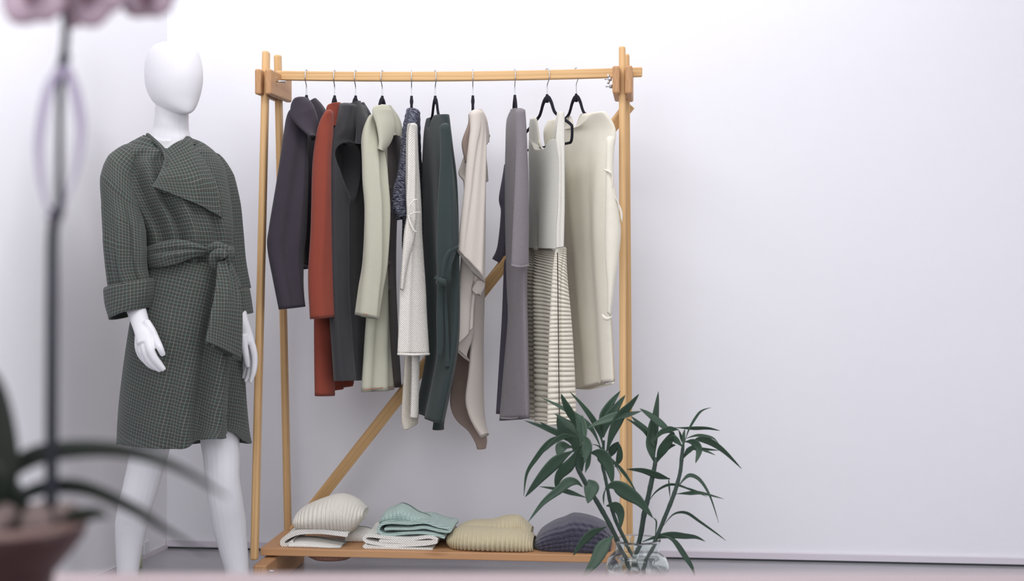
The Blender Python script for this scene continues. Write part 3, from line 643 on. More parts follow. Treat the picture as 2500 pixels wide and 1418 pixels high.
# legs and feet
T([(385, 870, 4.11), (376, 980, 4.10), (371, 1075, 4.09), (358, 1130, 4.075), (343, 1190, 4.07), (330, 1235, 4.08), (321, 1280, 4.10), (315, 1340, 4.11), (312, 1400, 4.115), (311, 1450, 4.12), (311, 1466, 4.12)], [58, 50, 45.5, 44, 42, 40, 39.5, 32, 25.5, 24, 26])
T([(515, 870, 4.17), (530, 980, 4.16), (536, 1065, 4.15), (541, 1120, 4.14), (543, 1170, 4.13), (551, 1225, 4.14), (560, 1280, 4.16), (570, 1340, 4.17), (580, 1400, 4.175), (585, 1450, 4.18), (586, 1462, 4.18)], [58, 52, 48, 44, 42, 42, 41.5, 35, 28.5, 25, 26])
for (px, py, Y) in ((311, 1462, 4.12), (586, 1458, 4.18)):
    c = P(px, py, Y); f = Vector((.45, -.89, 0))
    q = [c-f*.035+Vector((0, 0, -.01)), c+Vector((0, 0, 0)), c+f*.07, c+f*.13, c+f*.175]
    zz = [.030, .040, .034, .024, .014]; q = [Vector((v.x, v.y, z)) for v, z in zip(q, zz)]
    parts.append(tube_verts(q, [.026, .034, .038, .040, .026], 20, [.028, .038, .032, .022, .012], ref=Vector((.89, .45, 0))))
vs, fs = join(parts)
body = mesh('body', vs, fs, M_man, man)
rm = body.modifiers.new('remesh', 'REMESH'); rm.mode = 'VOXEL'; rm.voxel_size = .0025; rm.use_smooth_shade = True
sm = body.modifiers.new('smooth', 'CORRECTIVE_SMOOTH') if False else body.modifiers.new('smooth', 'SMOOTH'); sm.factor = .5; sm.iterations = 5

# ---------------------------------------------------------------- coat on the mannequin
ct = thing('coat', 'green checked wool wrap coat with a tied belt, worn by the white mannequin', 'coat', (P(420, 600, MY).x, MY, .45))
def C(name, L, R, Yl, Yr, t, par=ct, **k):
    return strip(name, M_check, par, L, R, Yl, Yr, t, mode='abs', **k)
o = C('bodice', [(356, 329), (322, 346), (288, 368), (266, 398), (272, 440), (298, 500), (336, 560), (354, 600), (357, 646)],
  [(466, 338), (497, 351), (524, 372), (543, 400), (553, 440), (562, 500), (566, 560), (564, 600), (563, 646)], 4.06, 4.20,
  [.045, .07, .09, .10, .115, .12, .11, .10, .098], rows=90, cols=60, frontdip=True, dip=(.46, .36, .052, .20), 
  folds=[(.22, .12, .045, -.030, .15, .5), (.32, .20, .04, .012, .15, .5), (.42, .28, .04, -.024, .2, .6), (.52, .40, .05, .016, .3, .8), (.80, .70, .06, -.018, .4, .8), (.10, .05, .04, .010, .3, .6)])
def step(s, v, sd):
    if sd < 0: return 0
    c = .86-.16*s-.02*math.sin(3*s)
    d = .022 if v < c else -.036
    d += .030*smooth(s/.5)*math.exp(-((v-(c-.07))/.07)**2) - .034*smooth(s/.5)*math.exp(-((v-(c-.21))/.06)**2)
    d += .014*smooth(s/.8)*math.exp(-((v-.22)/.09)**2) - .010*smooth(s/.6)*math.exp(-((v-.32)/.05)**2) + .008*smooth(s/.5)*math.exp(-((v-(.30+.1*s))/.05)**2)
    return d
def hemf(s, v, sd):
    q = smooth((s-.8)/.2)
    if sd > 0: return q*(.030*smooth((v-.35)/.25) if v < .72 else .045*(1-smooth((v-.74)/.24)))
    return -q*(.006+.018*math.exp(-((v-.5)/.25)**2))
o = C('skirt', [(356, 638), (350, 660), (340, 700), (329, 760), (318, 820), (306, 900), (296, 980), (291, 1040), (289, 1082)],
  [(563, 638), (566, 660), (575, 700), (583, 760), (588, 820), (592, 900), (597, 980), (604, 1050), (610, 1080)], 4.06, 4.22,
  [.098, .105, .115, .125, .135, .145, .15, .155, .155], rows=110, cols=90, openb=True, disp=step, hem=hemf, uvrot=.2)
solid(o, .004)
C('lapel', [(406, 366), (398, 400), (386, 430), (371, 456)], [(462, 343), (500, 396), (530, 456), (542, 533)], [4.03, 4.0, 3.975, 3.965], [4.11, 4.095, 4.085, 4.085], .020, tb=.006, rows=40, cols=30, uvrot=-.25,
  folds=[(.7, .6, .12, .008, .0, .5)])
C('collar', [(446, 342), (452, 352), (456, 364)], [(457, 336), (468, 342), (474, 356)], [4.10, 4.09, 4.08], [4.17, 4.17, 4.15], .012, rows=14, cols=12)
C('front_edge', [(356, 330), (372, 345), (395, 372), (404, 400), (404, 425)], [(366, 328), (392, 352), (410, 372), (412, 398), (408, 428)], [4.07, 4.05, 4.03, 4.0, 3.99], [4.07, 4.05, 4.03, 4.0, 3.99], .007, tb=.004, rows=24, cols=10)
nsl = C('sleeve', [(308, 356), (272, 386), (252, 424), (254, 500), (258, 580), (263, 650), (269, 712)], [(338, 366), (322, 430), (334, 500), (349, 560), (352, 610), (354, 650), (363, 690)],
  [4.08, 4.06, 4.04, 4.03, 4.02, 4.02, 4.02], [4.04, 4.02, 4.0, 3.985, 3.98, 3.985, 3.99], [.015, .05, .055, .055, .055, .052, .050], rows=80, cols=44,
  folds=[(.75, .85, .06, -.016, .2, .6), (.55, .70, .07, .012, .3, .7), (.35, .3, .08, -.008, .3, .8), (.9, .6, .05, .008, .6, .9)])
o = C('cuff', [(262, 706), (268, 744), (283, 779)], [(367, 682), (366, 716), (354, 750)], 4.02, 3.985, [.056, .062, .064], par=nsl, rows=24, cols=30, openb=True); solid(o, .005)
fsl = C('sleeve', [(512, 372), (525, 430), (542, 500), (550, 570), (556, 640), (570, 706)], [(534, 382), (560, 430), (572, 500), (578, 570), (587, 640), (598, 706)], 4.22, 4.20, [.015, .05, .055, .055, .052, .05], rows=60, cols=36,
  folds=[(.7, .6, .1, -.01, .2, .6)])
o = C('cuff', [(565, 706), (568, 736), (572, 766)], [(598, 706), (603, 736), (607, 766)], 4.2, 4.19, [.052, .055, .055], par=fsl, rows=20, cols=24, openb=True); solid(o, .005)
belt = C('belt', [(355, 604), (394, 590), (430, 584), (470, 591), (512, 607)], [(357, 657), (396, 652), (432, 644), (472, 629), (514, 620)], [4.045, 3.99, 3.982, 4.0, 4.04], [4.045, 3.99, 3.982, 4.0, 4.04], .010, tb=.014, rows=60, cols=20,
  folds=[(.35, .5, .08, -.008, 0, .4), (.65, .6, .08, .006, .1, .5)])
C('belt', [(538, 604), (556, 600), (567, 600)], [(540, 630), (556, 632), (566, 634)], [4.06, 4.10, 4.15], [4.06, 4.10, 4.15], .010, rows=14, cols=12)
kp = [(513, 612, 4.035), (526, 602, 4.015), (545, 606, 4.01), (557, 622, 4.02), (550, 642, 4.025), (534, 650, 4.02), (522, 640, 4.01), (524, 624, 4.0), (538, 618, 3.995), (548, 626, 4.0)]
q = dens(kp, 4); vs, fs = tube_verts([P(*p) for p in q], [.014]*len(q), 12)
uvk = [(v.x*1.0, v.z) for v in vs]
mesh('knot', vs, fs, M_check, ct, uvk)
C('belt_end', [(531, 640), (527, 695), (516, 760), (501, 835)], [(556, 640), (582, 706), (592, 766), (590, 881)], [4.0, 3.965, 3.93, 3.90], [4.03, 4.03, 4.03, 4.02], .010, tb=.008, rows=40, cols=26, folds=[(.5, .3, .08, .006, .9, .1), (.8, .75, .06, -.008, 1, .2)])
C('belt_end', [(553, 640), (566, 680), (574, 708)], [(561, 640), (578, 672), (588, 704)], 4.08, 4.12, .006, rows=14, cols=10)

# ---------------------------------------------------------------- folded knitwear on the shelf
def blob(name, mat, label, cat, L, R, nl, t, nr=None, parent=None, tb=None, **k):
    vs, fs, uv = strip_verts(L, R, nl, nl if nr is None else nr, t, tb=tb, zmin=ZS+.0006, **k)
    o = mesh(name, vs, fs, mat, parent, uv); 
    if label: tag(o, label, cat, 'knitwear on the shelf')
    return o
def folded(name, mat, prof, n0, n1, th, parent=None, label=None, cat=None, zoff=0, slant=0):
    q = dens(prof, 6); pts = [PR(x, y, n0) for x, y in q]; n = len(pts); vs = []; fs = []; uv = []
    ac = [0]
    for i in range(1, n): ac.append(ac[-1]+(pts[i]-pts[i-1]).length)
    K = 14; m = 2*n
    loop = []
    for sgn in (1, -1):
        for i in (range(n) if sgn > 0 else range(n-1, -1, -1)):
            tg = (pts[min(i+1, n-1)]-pts[max(i-1, 0)]).normalized(); pr = Vector((-tg.z, 0, tg.x)); loop.append((pts[i]+pr*(sgn*th/2*(.55 if i in (0, n-1) else 1)), ac[i]+(.5 if sgn < 0 else 0)))
    for kx in range(K+1):
        f = kx/K; e_ = (1-abs(2*f-1)**6); dn = (n1-n0)*f
        for p, a in loop:
            c = p+NA*dn+UA*(slant*f); c.z += .003*math.sin(9*f+a*20)*f
            if kx in (0, K): c = c+NA*(.002 if kx == 0 else -.002)
            if c.z < ZS+.0006: c.z = ZS+.0006
            vs.append(c); uv.append((a, dn))
    for kx in range(K):
        for j in range(m): fs.append((kx*m+j, kx*m+(j+1) % m, (kx+1)*m+(j+1) % m, (kx+1)*m+j))
    for kx in (0, K):
        st = len(vs); vs += vs[kx*m:kx*m+m]; uv += [(p.x, p.z) for p in vs[st:]]
        for i in range(n-1):
            a, b, c, d = st+i, st+i+1, st+m-2-i, st+m-1-i; fs.append((a, d, c, b) if kx == 0 else (a, b, c, d)); continue
            a, b, c, d = kx*m+i, kx*m+i+1, kx*m+m-2-i, kx*m+m-1-i; fs.append((a, d, c, b) if kx == 0 else (a, b, c, d))
    o = mesh(name, vs, fs, mat, parent, uv)
    if label: tag(o, label, cat, 'knitwear on the shelf')
    return o
K_cream = cloth('ivory_rib_knit', (232, 226, 212), .04, .0012, .15); K_white = knit('white_moss_knit', (250, 244, 236), .0075, .0075, .0022, .04, True)
K_mint = knit('mint_knit', (184, 206, 198), .006, .006, .0022, .1); K_beige = cloth('sand_rib_knit', (204, 192, 160), .05, .0012, .15)
K_char = cloth('charcoal_fuzzy_knit', (58, 55, 74), .14, .004, .6, sheen=.5); K_pale = knit('pale_pink_knit', (228, 212, 208), .006, .006, .0012)
# white folded jumper below, ribbed ivory jumper on top
t = thing('folded_sweater', 'white moss-stitch sweater folded flat, under the ribbed ivory one', 'sweater', tuple(PR(770, 1337, 0).xy)+(ZS,), 'knitwear on the shelf')
folded('folded_body', K_white, [(849, 1306), (820, 1302), (780, 1298), (730, 1300), (700, 1312), (689, 1322), (692, 1331), (702, 1331), (716, 1322)], -.105, .06, .014, t)
blob('folded_sleeve', K_white, None, None, [(716, 1314), (735, 1311), (775, 1313), (842, 1325)], [(714, 1334), (735, 1336), (775, 1337), (842, 1338)], -.05, .06, parent=t, rows=24, cols=16)
blob('folded_sleeve', K_white, None, None, [(850, 1286), (872, 1284), (898, 1288), (918, 1298)], [(850, 1328), (876, 1327), (900, 1329), (916, 1326)], .03, .05, parent=t, rows=20, cols=16)
blob('folded_sweater', K_cream, 'ivory chunky ribbed sweater rolled on top of the white folded sweater', 'sweater',
     [(723, 1262), (731, 1245), (755, 1229), (790, 1215), (822, 1206), (850, 1209), (876, 1222), (893, 1240)], [(723, 1280), (733, 1291), (758, 1293), (790, 1295), (822, 1297), (846, 1299), (862, 1296), (893, 1262)], -.02, [.03, .06, .085, .095, .095, .09, .075, .04], rows=150, cols=30, ribs=(22, .010, 1.2))
# cream folded throw and mint cable knit
t = thing('folded_blanket', 'cream knitted blanket folded double, under the mint knit', 'blanket', tuple(PR(980, 1340, 0).xy)+(ZS,), 'knitwear on the shelf')
folded('folded_layers', K_white, [(1068, 1323), (1030, 1329), (960, 1331), (912, 1326), (893, 1321), (889, 1314), (900, 1308), (940, 1312), (1000, 1316), (1045, 1311), (1064, 1316), (1058, 1322), (1030, 1324), (960, 1322), (925, 1320)], -.105, .08, .010, t)
folded('bottom_layer', K_white, [(888, 1330), (900, 1337), (960, 1341), (1020, 1343), (1056, 1344)], -.11, .08, .013, t)
blob('far_fold', K_pale, None, None, [(1020, 1262), (1046, 1257), (1078, 1262), (1104, 1276), (1116, 1290)], [(1020, 1300), (1046, 1320), (1078, 1325), (1104, 1326), (1114, 1320)], .06, .04, parent=t, rows=30, cols=16)
t = thing('folded_scarf', 'mint green cable-knit scarf folded in layers on the cream blanket', 'scarf', tuple(PR(1010, 1300, 0).xy)+(ZS+.04,), 'knitwear on the shelf')
folded('folded_layers', K_mint, [(1086, 1313), (1066, 1306), (1035, 1301), (990, 1302), (950, 1306), (930, 1302), (923, 1292), (932, 1280), (955, 1276), (1000, 1278), (1037, 1275), (1070, 1285), (1098, 1291), (1094, 1298), (1070, 1295), (1037, 1288), (1000, 1291), (955, 1291), (938, 1292)], -.10, .06, .0085, t)
blob('cable_end', K_mint, None, None, [(934, 1258), (945, 1243), (965, 1234), (981, 1228), (1000, 1235), (1020, 1248), (1045, 1257), (1064, 1268)], [(928, 1278), (945, 1278), (965, 1276), (985, 1278), (1005, 1280), (1025, 1278), (1045, 1280), (1068, 1286)], -.02, [.03, .05, .06, .065, .06, .055, .045, .03], parent=t, rows=90, cols=24, ribs=(13, .006, 3.0), rnd=.004)
# sand ribbed and charcoal
t = thing('folded_sweater', 'sand coloured ribbed sweater folded between the mint scarf and the charcoal one', 'sweater', tuple(PR(1200, 1345, 0).xy)+(ZS,), 'knitwear on the shelf')
blob('folded_body', K_beige, None, None, [(1094, 1303), (1110, 1291), (1135, 1284), (1170, 1284), (1210, 1284), (1250, 1285), (1285, 1293), (1304, 1310)], [(1094, 1326), (1110, 1340), (1135, 1342), (1170, 1344), (1210, 1346), (1250, 1348), (1280, 1349), (1306, 1346)], -.035, [.03, .06, .08, .085, .085, .085, .08, .06], parent=t, rows=170, cols=30, ribs=(24, .011, .8))
blob('folded_sleeve', K_beige, None, None, [(1120, 1282), (1150, 1270), (1200, 1268), (1232, 1259), (1262, 1258), (1280, 1270), (1298, 1288)], [(1118, 1300), (1150, 1300), (1200, 1300), (1232, 1302), (1262, 1302), (1280, 1304), (1300, 1304)], .02, [.03, .05, .06, .065, .065, .06, .05], parent=t, rows=130, cols=26, ribs=(18, .008, 1.5))
blob('folded_sweater', K_char, 'dark charcoal fuzzy knit sweater heaped at the right end of the shelf', 'sweater',
     [(1308, 1312), (1322, 1290), (1350, 1272), (1378, 1262), (1402, 1253), (1440, 1259), (1476, 1275), (1494, 1300)], [(1308, 1344), (1322, 1352), (1350, 1354), (1378, 1356), (1402, 1357), (1440, 1358), (1476, 1359), (1492, 1352)], -.01, [.04, .075, .095, .10, .10, .10, .09, .05], rows=120, cols=36, rnd=.009, ribs=(15, .004, 7.0), ribv=(9, .0045))

# ---------------------------------------------------------------- glass jar with bamboo stalks
JY = 3.6; jc = P(1556, 600, JY); jc.z = 0
def glass(name, c, rough=0.0, ior=1.45):
    m, nt, b = nodes(name); b.inputs['Base Color'].default_value = c; b.inputs['Transmission Weight'].default_value = 1
    b.inputs['Roughness'].default_value = rough; b.inputs['IOR'].default_value = ior; return m
jar = thing('glass_jar', 'clear shouldered glass jar standing on the floor, holding the bamboo stalks', 'jar', tuple(jc))
def zj(py): return H-(py-HZ)/F*JY
zr = zj(1318)
outer = [(0, .0), (.070, .0), (.079, .006), (.080, .02), (.080, zj(1395)), (.0785, zj(1376)), (.073, zj(1362)), (.064, zj(1353)), (.0565, zj(1347)), (.0555, zj(1338)), (.0555, zj(1325)), (.0585, zj(1321)), (.0600, zj(1318)), (.0585, zj(1315))]
inner = [(.0545, zj(1315)), (.0525, zj(1320)), (.0525, zj(1345)), (.060, zj(1356)), (.070, zj(1366)), (.0755, zj(1378)), (.0768, zj(1395)), (.0768, .014), (.072, .008), (0, .008)]
vs, fs = lathe(outer+inner, jc, 72); mesh('jar_body', vs, fs, glass('clear_glass', (.92, .97, .95, 1)), jar)
wl = zj(1385)
wat = [(0, .0085), (.0715, .0085), (.0764, .0145), (.0764, wl), (0, wl)]
vs, fs = lathe(wat, jc, 60); o = mesh('water', vs, fs, glass('water', (.93, .96, .95, 1), 0, 1.33), jar, smooth=False)
def leafmat(name, c):
    m, nt, b = nodes(name); v = coords(nt, 'UV', (90, 3, 1)); n = noise(nt, v, 1.0, 2); n2 = noise(nt, coords(nt, 'Object'), 8, 2)
    base = lin(c); a = mixc(nt, n, tuple(x*.75 for x in base[:3])+(1,), tuple(x*1.25 for x in base[:3])+(1,))
    nt.links.new(mixc(nt, mathn(nt, 'MULTIPLY', n2, .5), a, lin((92, 118, 92))), b.inputs['Base Color'])
    b.inputs['Roughness'].default_value = .42; b.inputs['Specular IOR Level'].default_value = .35
    bump(nt, b, n, .0004); return m
M_leaf = leafmat('bamboo_leaf', (40, 60, 50)); M_stem = plain('bamboo_stem', (50, 66, 58), .45, 0, .4, (40, .0006))
def leaf(name, pts, wpx, Y0, Y1, mat, parent, th=.0007, tilt=None, peak=.42, crease=.18, base=.12, scl=F):
    q = dens([(x, y, Y0+(Y1-Y0)*(i/(len(pts)-1))) for i, (x, y) in enumerate(pts)], 7); V3 = [P(*p) for p in q]; n = len(V3)
    tl = tilt if tilt is not None else random.uniform(-.7, .7)
    W = wpx*((Y0+Y1)/2)/F; vs = []; fs = []; uv = []; ac = 0
    for i, p in enumerate(V3):
        s = i/(n-1); tg = (V3[min(i+1, n-1)]-V3[max(i-1, 0)]).normalized()
        pr = Vector((-tg.z, 0, tg.x));
        if pr.length < .05: pr = Vector((1, 0, 0))
        pr.normalize(); up = tg.cross(pr).normalized()
        if up.y > 0: up = -up
        sd = (pr*math.cos(tl)+up*math.sin(tl)).normalized()
        wv = (base+(1-base)*smooth(s/peak)) if s < peak else max(0, 1-((s-peak)/(1-peak))**1.6)
        hw = W*.5*wv*(.98 if s < 1 else 0)/max(.6, math.cos(tl)); hw = max(hw, .0004)
        if i: ac += (V3[i]-V3[i-1]).length
        for j, u in enumerate((-1, -.55, 0, .55, 1)):
            vs.append(p+sd*(u*hw)-up*(crease*hw*(1-abs(u)))+up*0); uv.append((u*hw, ac))
    for i in range(n-1):
        for j in range(4): fs.append((i*5+j, i*5+j+1, (i+1)*5+j+1, (i+1)*5+j))
    o = mesh(name, vs, fs, mat, parent, uv); solid(o, th, 0); return o
def Z6(l): return [(x/2.907+1260, y/2.906+930) for x, y in l]
def Z7(l): return [(x/2.906+1500, y/2.906+930) for x, y in l]
def stalk(label, pts, rad, leaves, Z, Y0, Y1):
    p = Z(pts); b = P(p[0][0], p[0][1], Y0)
    t = thing('bamboo_stalk', label, 'plant', tuple(b), 'bamboo stalks in the jar')
    q = dens([(x, y, Y0+(Y1-Y0)*i/(len(p)-1)) for i, (x, y) in enumerate(p)], 8); n = len(q)
    rr = [lerp1(rad, i/(n-1))*JY/F/2.906*(1+.10*math.exp(-((i % 6)/1.2)**2)) for i in range(n)]
    vs, fs = tube_verts([P(*a) for a in q], rr, 12); mesh('stem', vs, fs, M_stem, t)
    for lf in leaves:
        zf = lf[3] if len(lf) > 3 else Z
        dy = random.uniform(-.05, .05) if len(lf) < 5 else lf[4]
        leaf('leaf', zf(lf[0]), lf[1]/2.906, Y1+(lf[2] if len(lf) > 2 and lf[2] is not None else random.uniform(-.02, .02)), Y1+(lf[2] or 0)+dy, M_leaf, t)

stalk('thick bamboo stalk leaning left in the jar with a dense leafy crown', [(905, 1500), (850, 1400), (790, 1290), (720, 1130), (650, 990), (585, 875), (540, 800), (480, 700), (430, 600), (425, 520)], [15, 15, 15, 15, 17, 17, 15, 17, 14, 10], [
 ([(405, 495), (300, 560), (180, 680), (65, 822)], 95, -.03), ([(440, 480), (380, 590), (310, 670), (280, 755)], 95, -.02),
 ([(420, 410), (310, 400), (230, 440), (140, 550), (75, 660), (55, 815)], 42, 0), ([(440, 470), (350, 400), (200, 330), (60, 280)], 42, .02),
 ([(420, 440), (330, 385), (240, 340), (170, 290)], 48, .03), ([(450, 520), (400, 410), (330, 340), (292, 250)], 95, -.01),
 ([(450, 420), (400, 330), (340, 280), (275, 230)], 50, .02), ([(425, 335), (395, 250), (350, 160), (318, 90)], 58, .03),
 ([(600, 470), (540, 345), (450, 265), (330, 190), (175, 115)], 44, .04), ([(485, 580), (500, 500), (500, 430), (470, 385)], 78, -.05),
 ([(490, 430), (482, 330), (468, 240)], 42, -.03), ([(455, 470), (450, 350), (440, 245)], 78, .01),
 ([(440, 400), (350, 390), (270, 430), (200, 502)], 44, -.04), ([(400, 470), (330, 460), (310, 500), (305, 555)], 78, .02),
 ([(470, 750), (430, 718), (370, 718), (300, 775), (190, 865), (85, 1000)], 72, -.02), ([(500, 828), (400, 795), (300, 768), (165, 748)], 38, .0),
 ([(512, 700), (535, 740), (525, 800), (508, 868)], 112, -.06, Z6, -.02), ([(640, 1035), (540, 1080), (465, 1150), (405, 1238)], 72, -.04),
 ([(690, 1100), (620, 1170), (560, 1280), (470, 1395)], 98, -.06), ([(490, 650), (505, 600), (520, 540), (530, 480)], 34, 0),
 ([(430, 560), (450, 500), (420, 440), (400, 400)], 90, .01), ([(470, 640), (450, 560), (430, 520)], 70, .02)], Z6, 3.60, 3.57)
stalk('slender bamboo stalk rising straight in front of the rack post', [(950, 1500), (890, 1380), (800, 1180), (735, 1050), (700, 970), (668, 860), (648, 760), (630, 670), (612, 590), (618, 490), (622, 420)], [12, 12, 12, 13, 13, 13, 12, 12, 12, 11, 8], [
 ([(612, 450), (595, 370), (540, 265), (460, 160), (380, 75)], 44, .02), ([(612, 400), (620, 270), (665, 170), (740, 70)], 74, .03),
 ([(620, 400), (650, 280), (710, 190), (775, 100)], 76, .01), ([(640, 515), (680, 380), (740, 250), (810, 170), (872, 92)], 82, -.02),
 ([(490, 340), (600, 288), (720, 245), (800, 235), (890, 213)], 58, -.03, Z6, .0), ([(525, 510), (600, 520), (660, 610), (685, 735)], 98, -.05),
 ([(665, 545), (690, 480), (728, 430)], 62, .03), ([(700, 610), (730, 560), (735, 490), (725, 435)], 50, .04),
 ([(632, 765), (700, 742), (800, 800), (880, 860), (972, 972)], 112, -.07, Z6, -.03), ([(640, 885), (700, 885), (740, 940), (742, 1045)], 78, -.04),
 ([(535, 448), (590, 465), (640, 530), (700, 590), (750, 680)], 18, -.02), ([(670, 540), (740, 620), (800, 700), (860, 800)], 26, -.02),
 ([(622, 880), (622, 810), (640, 755)], 14, -.06)], Z6, 3.58, 3.60)
stalk('bamboo stalk behind the others with one broad upright leaf', [(130, 1330), (150, 1230), (185, 1100), (210, 950), (238, 830), (268, 690), (288, 590), (290, 540)], [14, 15, 17, 19, 17, 18, 15, 12], [
 ([(285, 580), (262, 460), (285, 300), (312, 75)], 90, 0, Z7, .02), ([(285, 470), (262, 400), (268, 300), (290, 220)], 60, .01),
 ([(262, 480), (225, 370), (150, 305), (82, 265)], 26, .02), ([(262, 375), (200, 325), (120, 250)], 40, .03),
 ([(455, 410), (340, 310), (250, 240), (180, 195)], 50, -.02, Z7, .0), ([(455, 345), (400, 342), (330, 365), (265, 440)], 50, -.03, Z7, .0),
 ([(310, 570), (330, 505), (390, 462), (435, 455)], 50, .03), ([(300, 580), (335, 500), (400, 400), (420, 360)], 72, .02),
 ([(395, 830), (388, 740), (385, 690)], 12, -.03, Z7, .0), ([(395, 695), (320, 675), (200, 635), (88, 625)], 52, -.03, Z7, .0), ([(238, 865), (290, 790), (370, 740), (450, 738), (560, 780), (660, 822)], 20, .03)], Z7, 3.64, 3.66)
stalk('rightmost bamboo stalk with long thin arching leaves', [(180, 1400), (220, 1290), (290, 1130), (350, 985), (405, 850), (440, 750), (468, 640), (478, 540), (488, 450)], [13, 13, 14, 14, 15, 14, 13, 14, 10], [
 ([(500, 430), (530, 340), (590, 240), (630, 205), (685, 188)], 18, 0), ([(425, 330), (550, 335), (660, 335), (748, 352)], 28, .02),
 ([(500, 410), (590, 385), (690, 400), (738, 440)], 22, .0), ([(540, 440), (600, 412), (680, 432), (780, 500), (902, 622)], 52, -.02),
 ([(510, 480), (600, 480), (740, 492)], 26, .02), ([(610, 488), (660, 500), (715, 525)], 16, .02),
 ([(500, 430), (560, 435), (600, 490), (575, 582)], 60, -.04), ([(485, 470), (440, 420), (400, 405), (370, 430)], 50, -.02), ([(475, 430), (470, 385), (455, 345)], 18, 0),
 ([(480, 560), (520, 500), (560, 470), (600, 470)], 40, .01), ([(440, 770), (490, 700), (540, 668), (610, 705), (680, 820), (740, 1005)], 28, -.02),
 ([(440, 800), (530, 795), (620, 795), (775, 836)], 30, .02), ([(455, 740), (560, 775), (640, 800)], 16, .01),
 ([(345, 1030), (420, 945), (510, 935), (610, 1000), (730, 1085), (790, 1132)], 22, -.02), ([(200, 1140), (290, 1108), (400, 1092), (500, 1100), (580, 1108), (645, 1138)], 50, -.03),
 ([(330, 1090), (420, 1130), (500, 1240), (550, 1320), (575, 1395)], 40, -.04), ([(288, 1110), (298, 1000), (272, 968)], 12, -.05, Z7, -.01),
 ([(490, 470), (490, 400), (500, 340)], 30, .01)], Z7, 3.58, 3.62)

# ---------------------------------------------------------------- orchid on the near table
OY = 1.05
tb = thing('table', 'pale pink tabletop right in front, out of focus along the bottom edge', 'table', (0, .85, 0))
M_tab = plain('pale_pink_laminate', (172, 152, 153), .35)
zt = .745; ye = 1.309
box('tabletop', (0, (ye+.45)/2, zt-.015), (2.3, ye-.45, .03), M_tab, tb, bv=.004)
for x in (-1.08, 1.08):
    for y in (.52, ye-.08): box('leg', (x, y, (zt-.03)/2), (.05, .05, zt-.03), M_tab, tb, bv=.003)
M_pot = plain('oxblood_glaze', (44, 15, 17), .4, 0, .5); M_rim = plain('taupe_rim', (120, 96, 90), .5)
pc = P(15, 600, OY); pc.z = zt
def zo(py): return H-(py-HZ)/F*OY-zt
orc = thing('potted_orchid', 'orchid in a dark red pot on the near table with one tall stem', 'plant', (pc.x, pc.y, zt))
R0 = 185*OY/F
vs, fs = lathe([(0, 0), (R0*.42, 0), (R0*.46, .004), (R0*.62, zo(1400)), (R0*.85, zo(1350)), (R0*1.0, zo(1310)), (R0*1.03, zo(1290)), (R0, zo(1275)), (R0*.93, zo(1272)), (R0*.9, zo(1290)), (0, zo(1290))], pc, 48); pot = mesh('pot', vs, fs, M_pot, orc)
vs, fs = lathe([(R0*1.04, zo(1282)), (R0*1.06, zo(1266)), (R0*1.0, zo(1262)), (R0*.9, zo(1266)), (R0*.9, zo(1280))], pc, 48); mesh('rim', vs, fs, M_rim, pot)
M_moss = plain('bark_pebbles', (112, 96, 92), .8)
pp = []
for i in range(40):
    a = random.uniform(0, 6.28); r = R0*.85*random.random()**.5; c = pc+Vector((r*math.cos(a), r*math.sin(a), zo(1268)+random.uniform(0, .006))); rr = random.uniform(.005, .010)
    pp.append(tube_verts([c+Vector((0, 0, z))*rr for z in (-1, -.6, 0, .6, 1)], [rr*.2, rr*.8, rr, rr*.8, rr*.2], 8))
vs, fs = join(pp); tag(mesh('pebbles', vs, fs, M_moss, orc), kind='stuff')
M_ost = plain('orchid_stem', (26, 27, 38), .8); M_olf = plain('orchid_leaf', (26, 36, 28), .5)
tube('stem', [P(*p) for p in ((125, 1290, OY), (126, 1150, OY), (127, 900, OY), (128, 700, OY+.005), (130, 560, OY+.01), (146, 510, OY+.01), (146, 420, OY+.01), (146, 300, OY+.01), (150, 180, OY+.01), (160, 100, OY+.01), (160, 30, OY), (152, -60, OY), (120, -140, OY))], [.0050, .0048, .0046, .0042, .0040, .0036, .0026, .0026, .0032, .0030, .0028, .0022, .0018], M_ost, orc, 12)
M_strip = plain('lilac_raffia', (150, 140, 160), .7)
for pts in ([(150, 165), (118, 220), (98, 320), (96, 400), (108, 480), (134, 540)], [(158, 160), (180, 210), (196, 290), (196, 350), (182, 430), (150, 515)]):
    leaf('raffia_loop', [(x, y) for x, y in pts], 26, OY-.004, OY-.002, M_strip, orc, .0006, .2, .3, .0, .9)
tube('tie', [P(x, y, OY+.004) for x, y in ((160, 130), (152, 160), (140, 185))], .0042, M_ost, orc); tube('tie', [P(x, y, OY+.004) for x, y in ((140, 510), (130, 540))], .005, M_ost, orc)
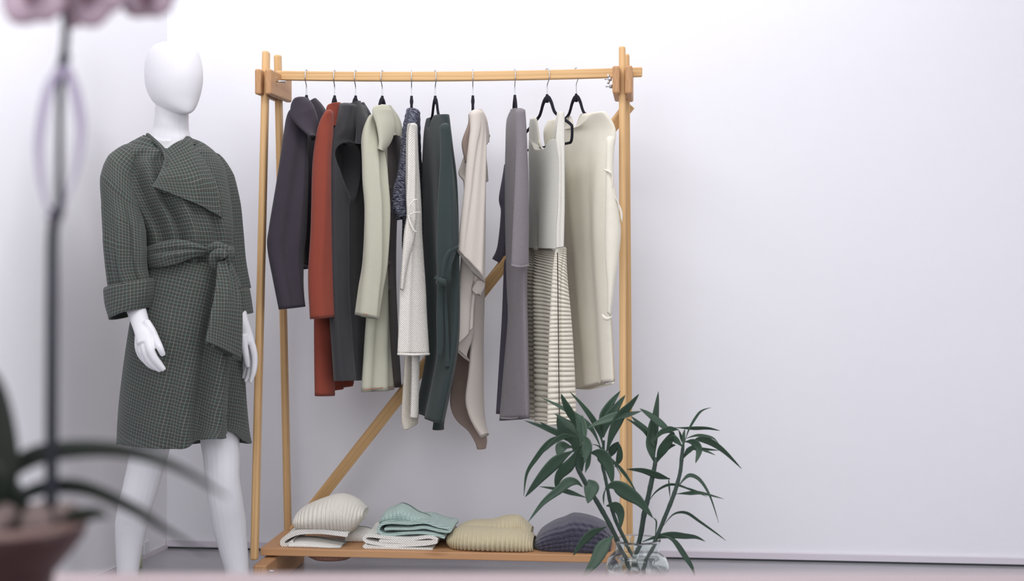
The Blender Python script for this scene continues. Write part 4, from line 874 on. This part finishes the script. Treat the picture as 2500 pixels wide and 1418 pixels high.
for pts, wp, y1 in (([(60, 1260), (-20, 1200), (60, 1125), (160, 1098), (300, 1100), (430, 1140), (556, 1214)], 34, 1.05), ([(60, 1270), (40, 1225), (110, 1190), (210, 1192), (330, 1245), (400, 1290), (500, 1350)], 26, 1.10),
                    ([(20, 1280), (-10, 1220), (-5, 1100), (-20, 950), (-60, 860)], 70, 1.0), ([(40, 1280), (-40, 1180), (-160, 1130), (-300, 1200)], 90, .98), ([(120, 1290), (180, 1262), (240, 1252), (262, 1262)], 26, 1.0), ([(60, 1275), (20, 1215), (-60, 1180), (-140, 1260)], 60, 1.12)):
    leaf('leaf', pts, wp*1.45, OY, y1, M_olf, orc, .0022, .25, .4, .15, .5)
M_pet = plain('orchid_petal', (160, 138, 150), .6); M_lip = plain('orchid_lip', (110, 64, 84), .6)
def bloom(px, py, Y, sc=1.0, rot=0):
    c = P(px, py, Y); fl_ = thing_part('bloom', c)
    for k in range(5):
        a = rot+k*2*math.pi/5; d = Vector((math.cos(a), -.15, math.sin(a))); sdv = Vector((-math.sin(a), 0, math.cos(a)))
        vs = []; fs = []; L_ = .030*sc*(1 if k % 2 else .9)
        for i in range(9):
            s = i/8; wv = .017*sc*math.sin(math.pi*min(1, (.08+.9*s)))**.6
            for u in (-1, -.5, 0, .5, 1): vs.append(c+d*(L_*s)+sdv*(u*wv)+Vector((0, -1, 0))*(.006*math.sin(s*2.6)-.004*u*u))
        for i in range(8):
            for j in range(4): fs.append((i*5+j, i*5+j+1, (i+1)*5+j+1, (i+1)*5+j))
        o = mesh('petal', vs, fs, M_pet, fl_); solid(o, .0008, 0)
    vs, fs = tube_verts([c+Vector((0, -.012, .004)), c+Vector((0, -.018, -.004)), c+Vector((0, -.016, -.014))], [.003, .006, .002], 10); mesh('lip', vs, fs, M_lip, fl_)
def thing_part(name, c):
    vs, fs = tube_verts([c+Vector((0, .008, 0)), c+Vector((0, 0, 0)), c+Vector((0, -.008, 0))], [.003, .005, .003], 10)
    return mesh(name, vs, fs, M_ost, orc)
for px, py, Y, sc, rot in ((92, -28, OY-.02, 1.0, .3), (228, -30, OY, 1.0, .9), (368, -26, OY+.03, .85, .2), (170, -60, OY+.03, .9, .6)): bloom(px, py, Y, sc, rot)
tube('bud', [P(175, 40, OY), P(182, 55, OY), P(190, 64, OY)], [.003, .006, .002], M_pet, orc)
tube('stem', [P(152, -50, OY), P(220, -60, OY), P(300, -50, OY+.02), P(350, -20, OY+.03)], .0018, M_ost, orc)
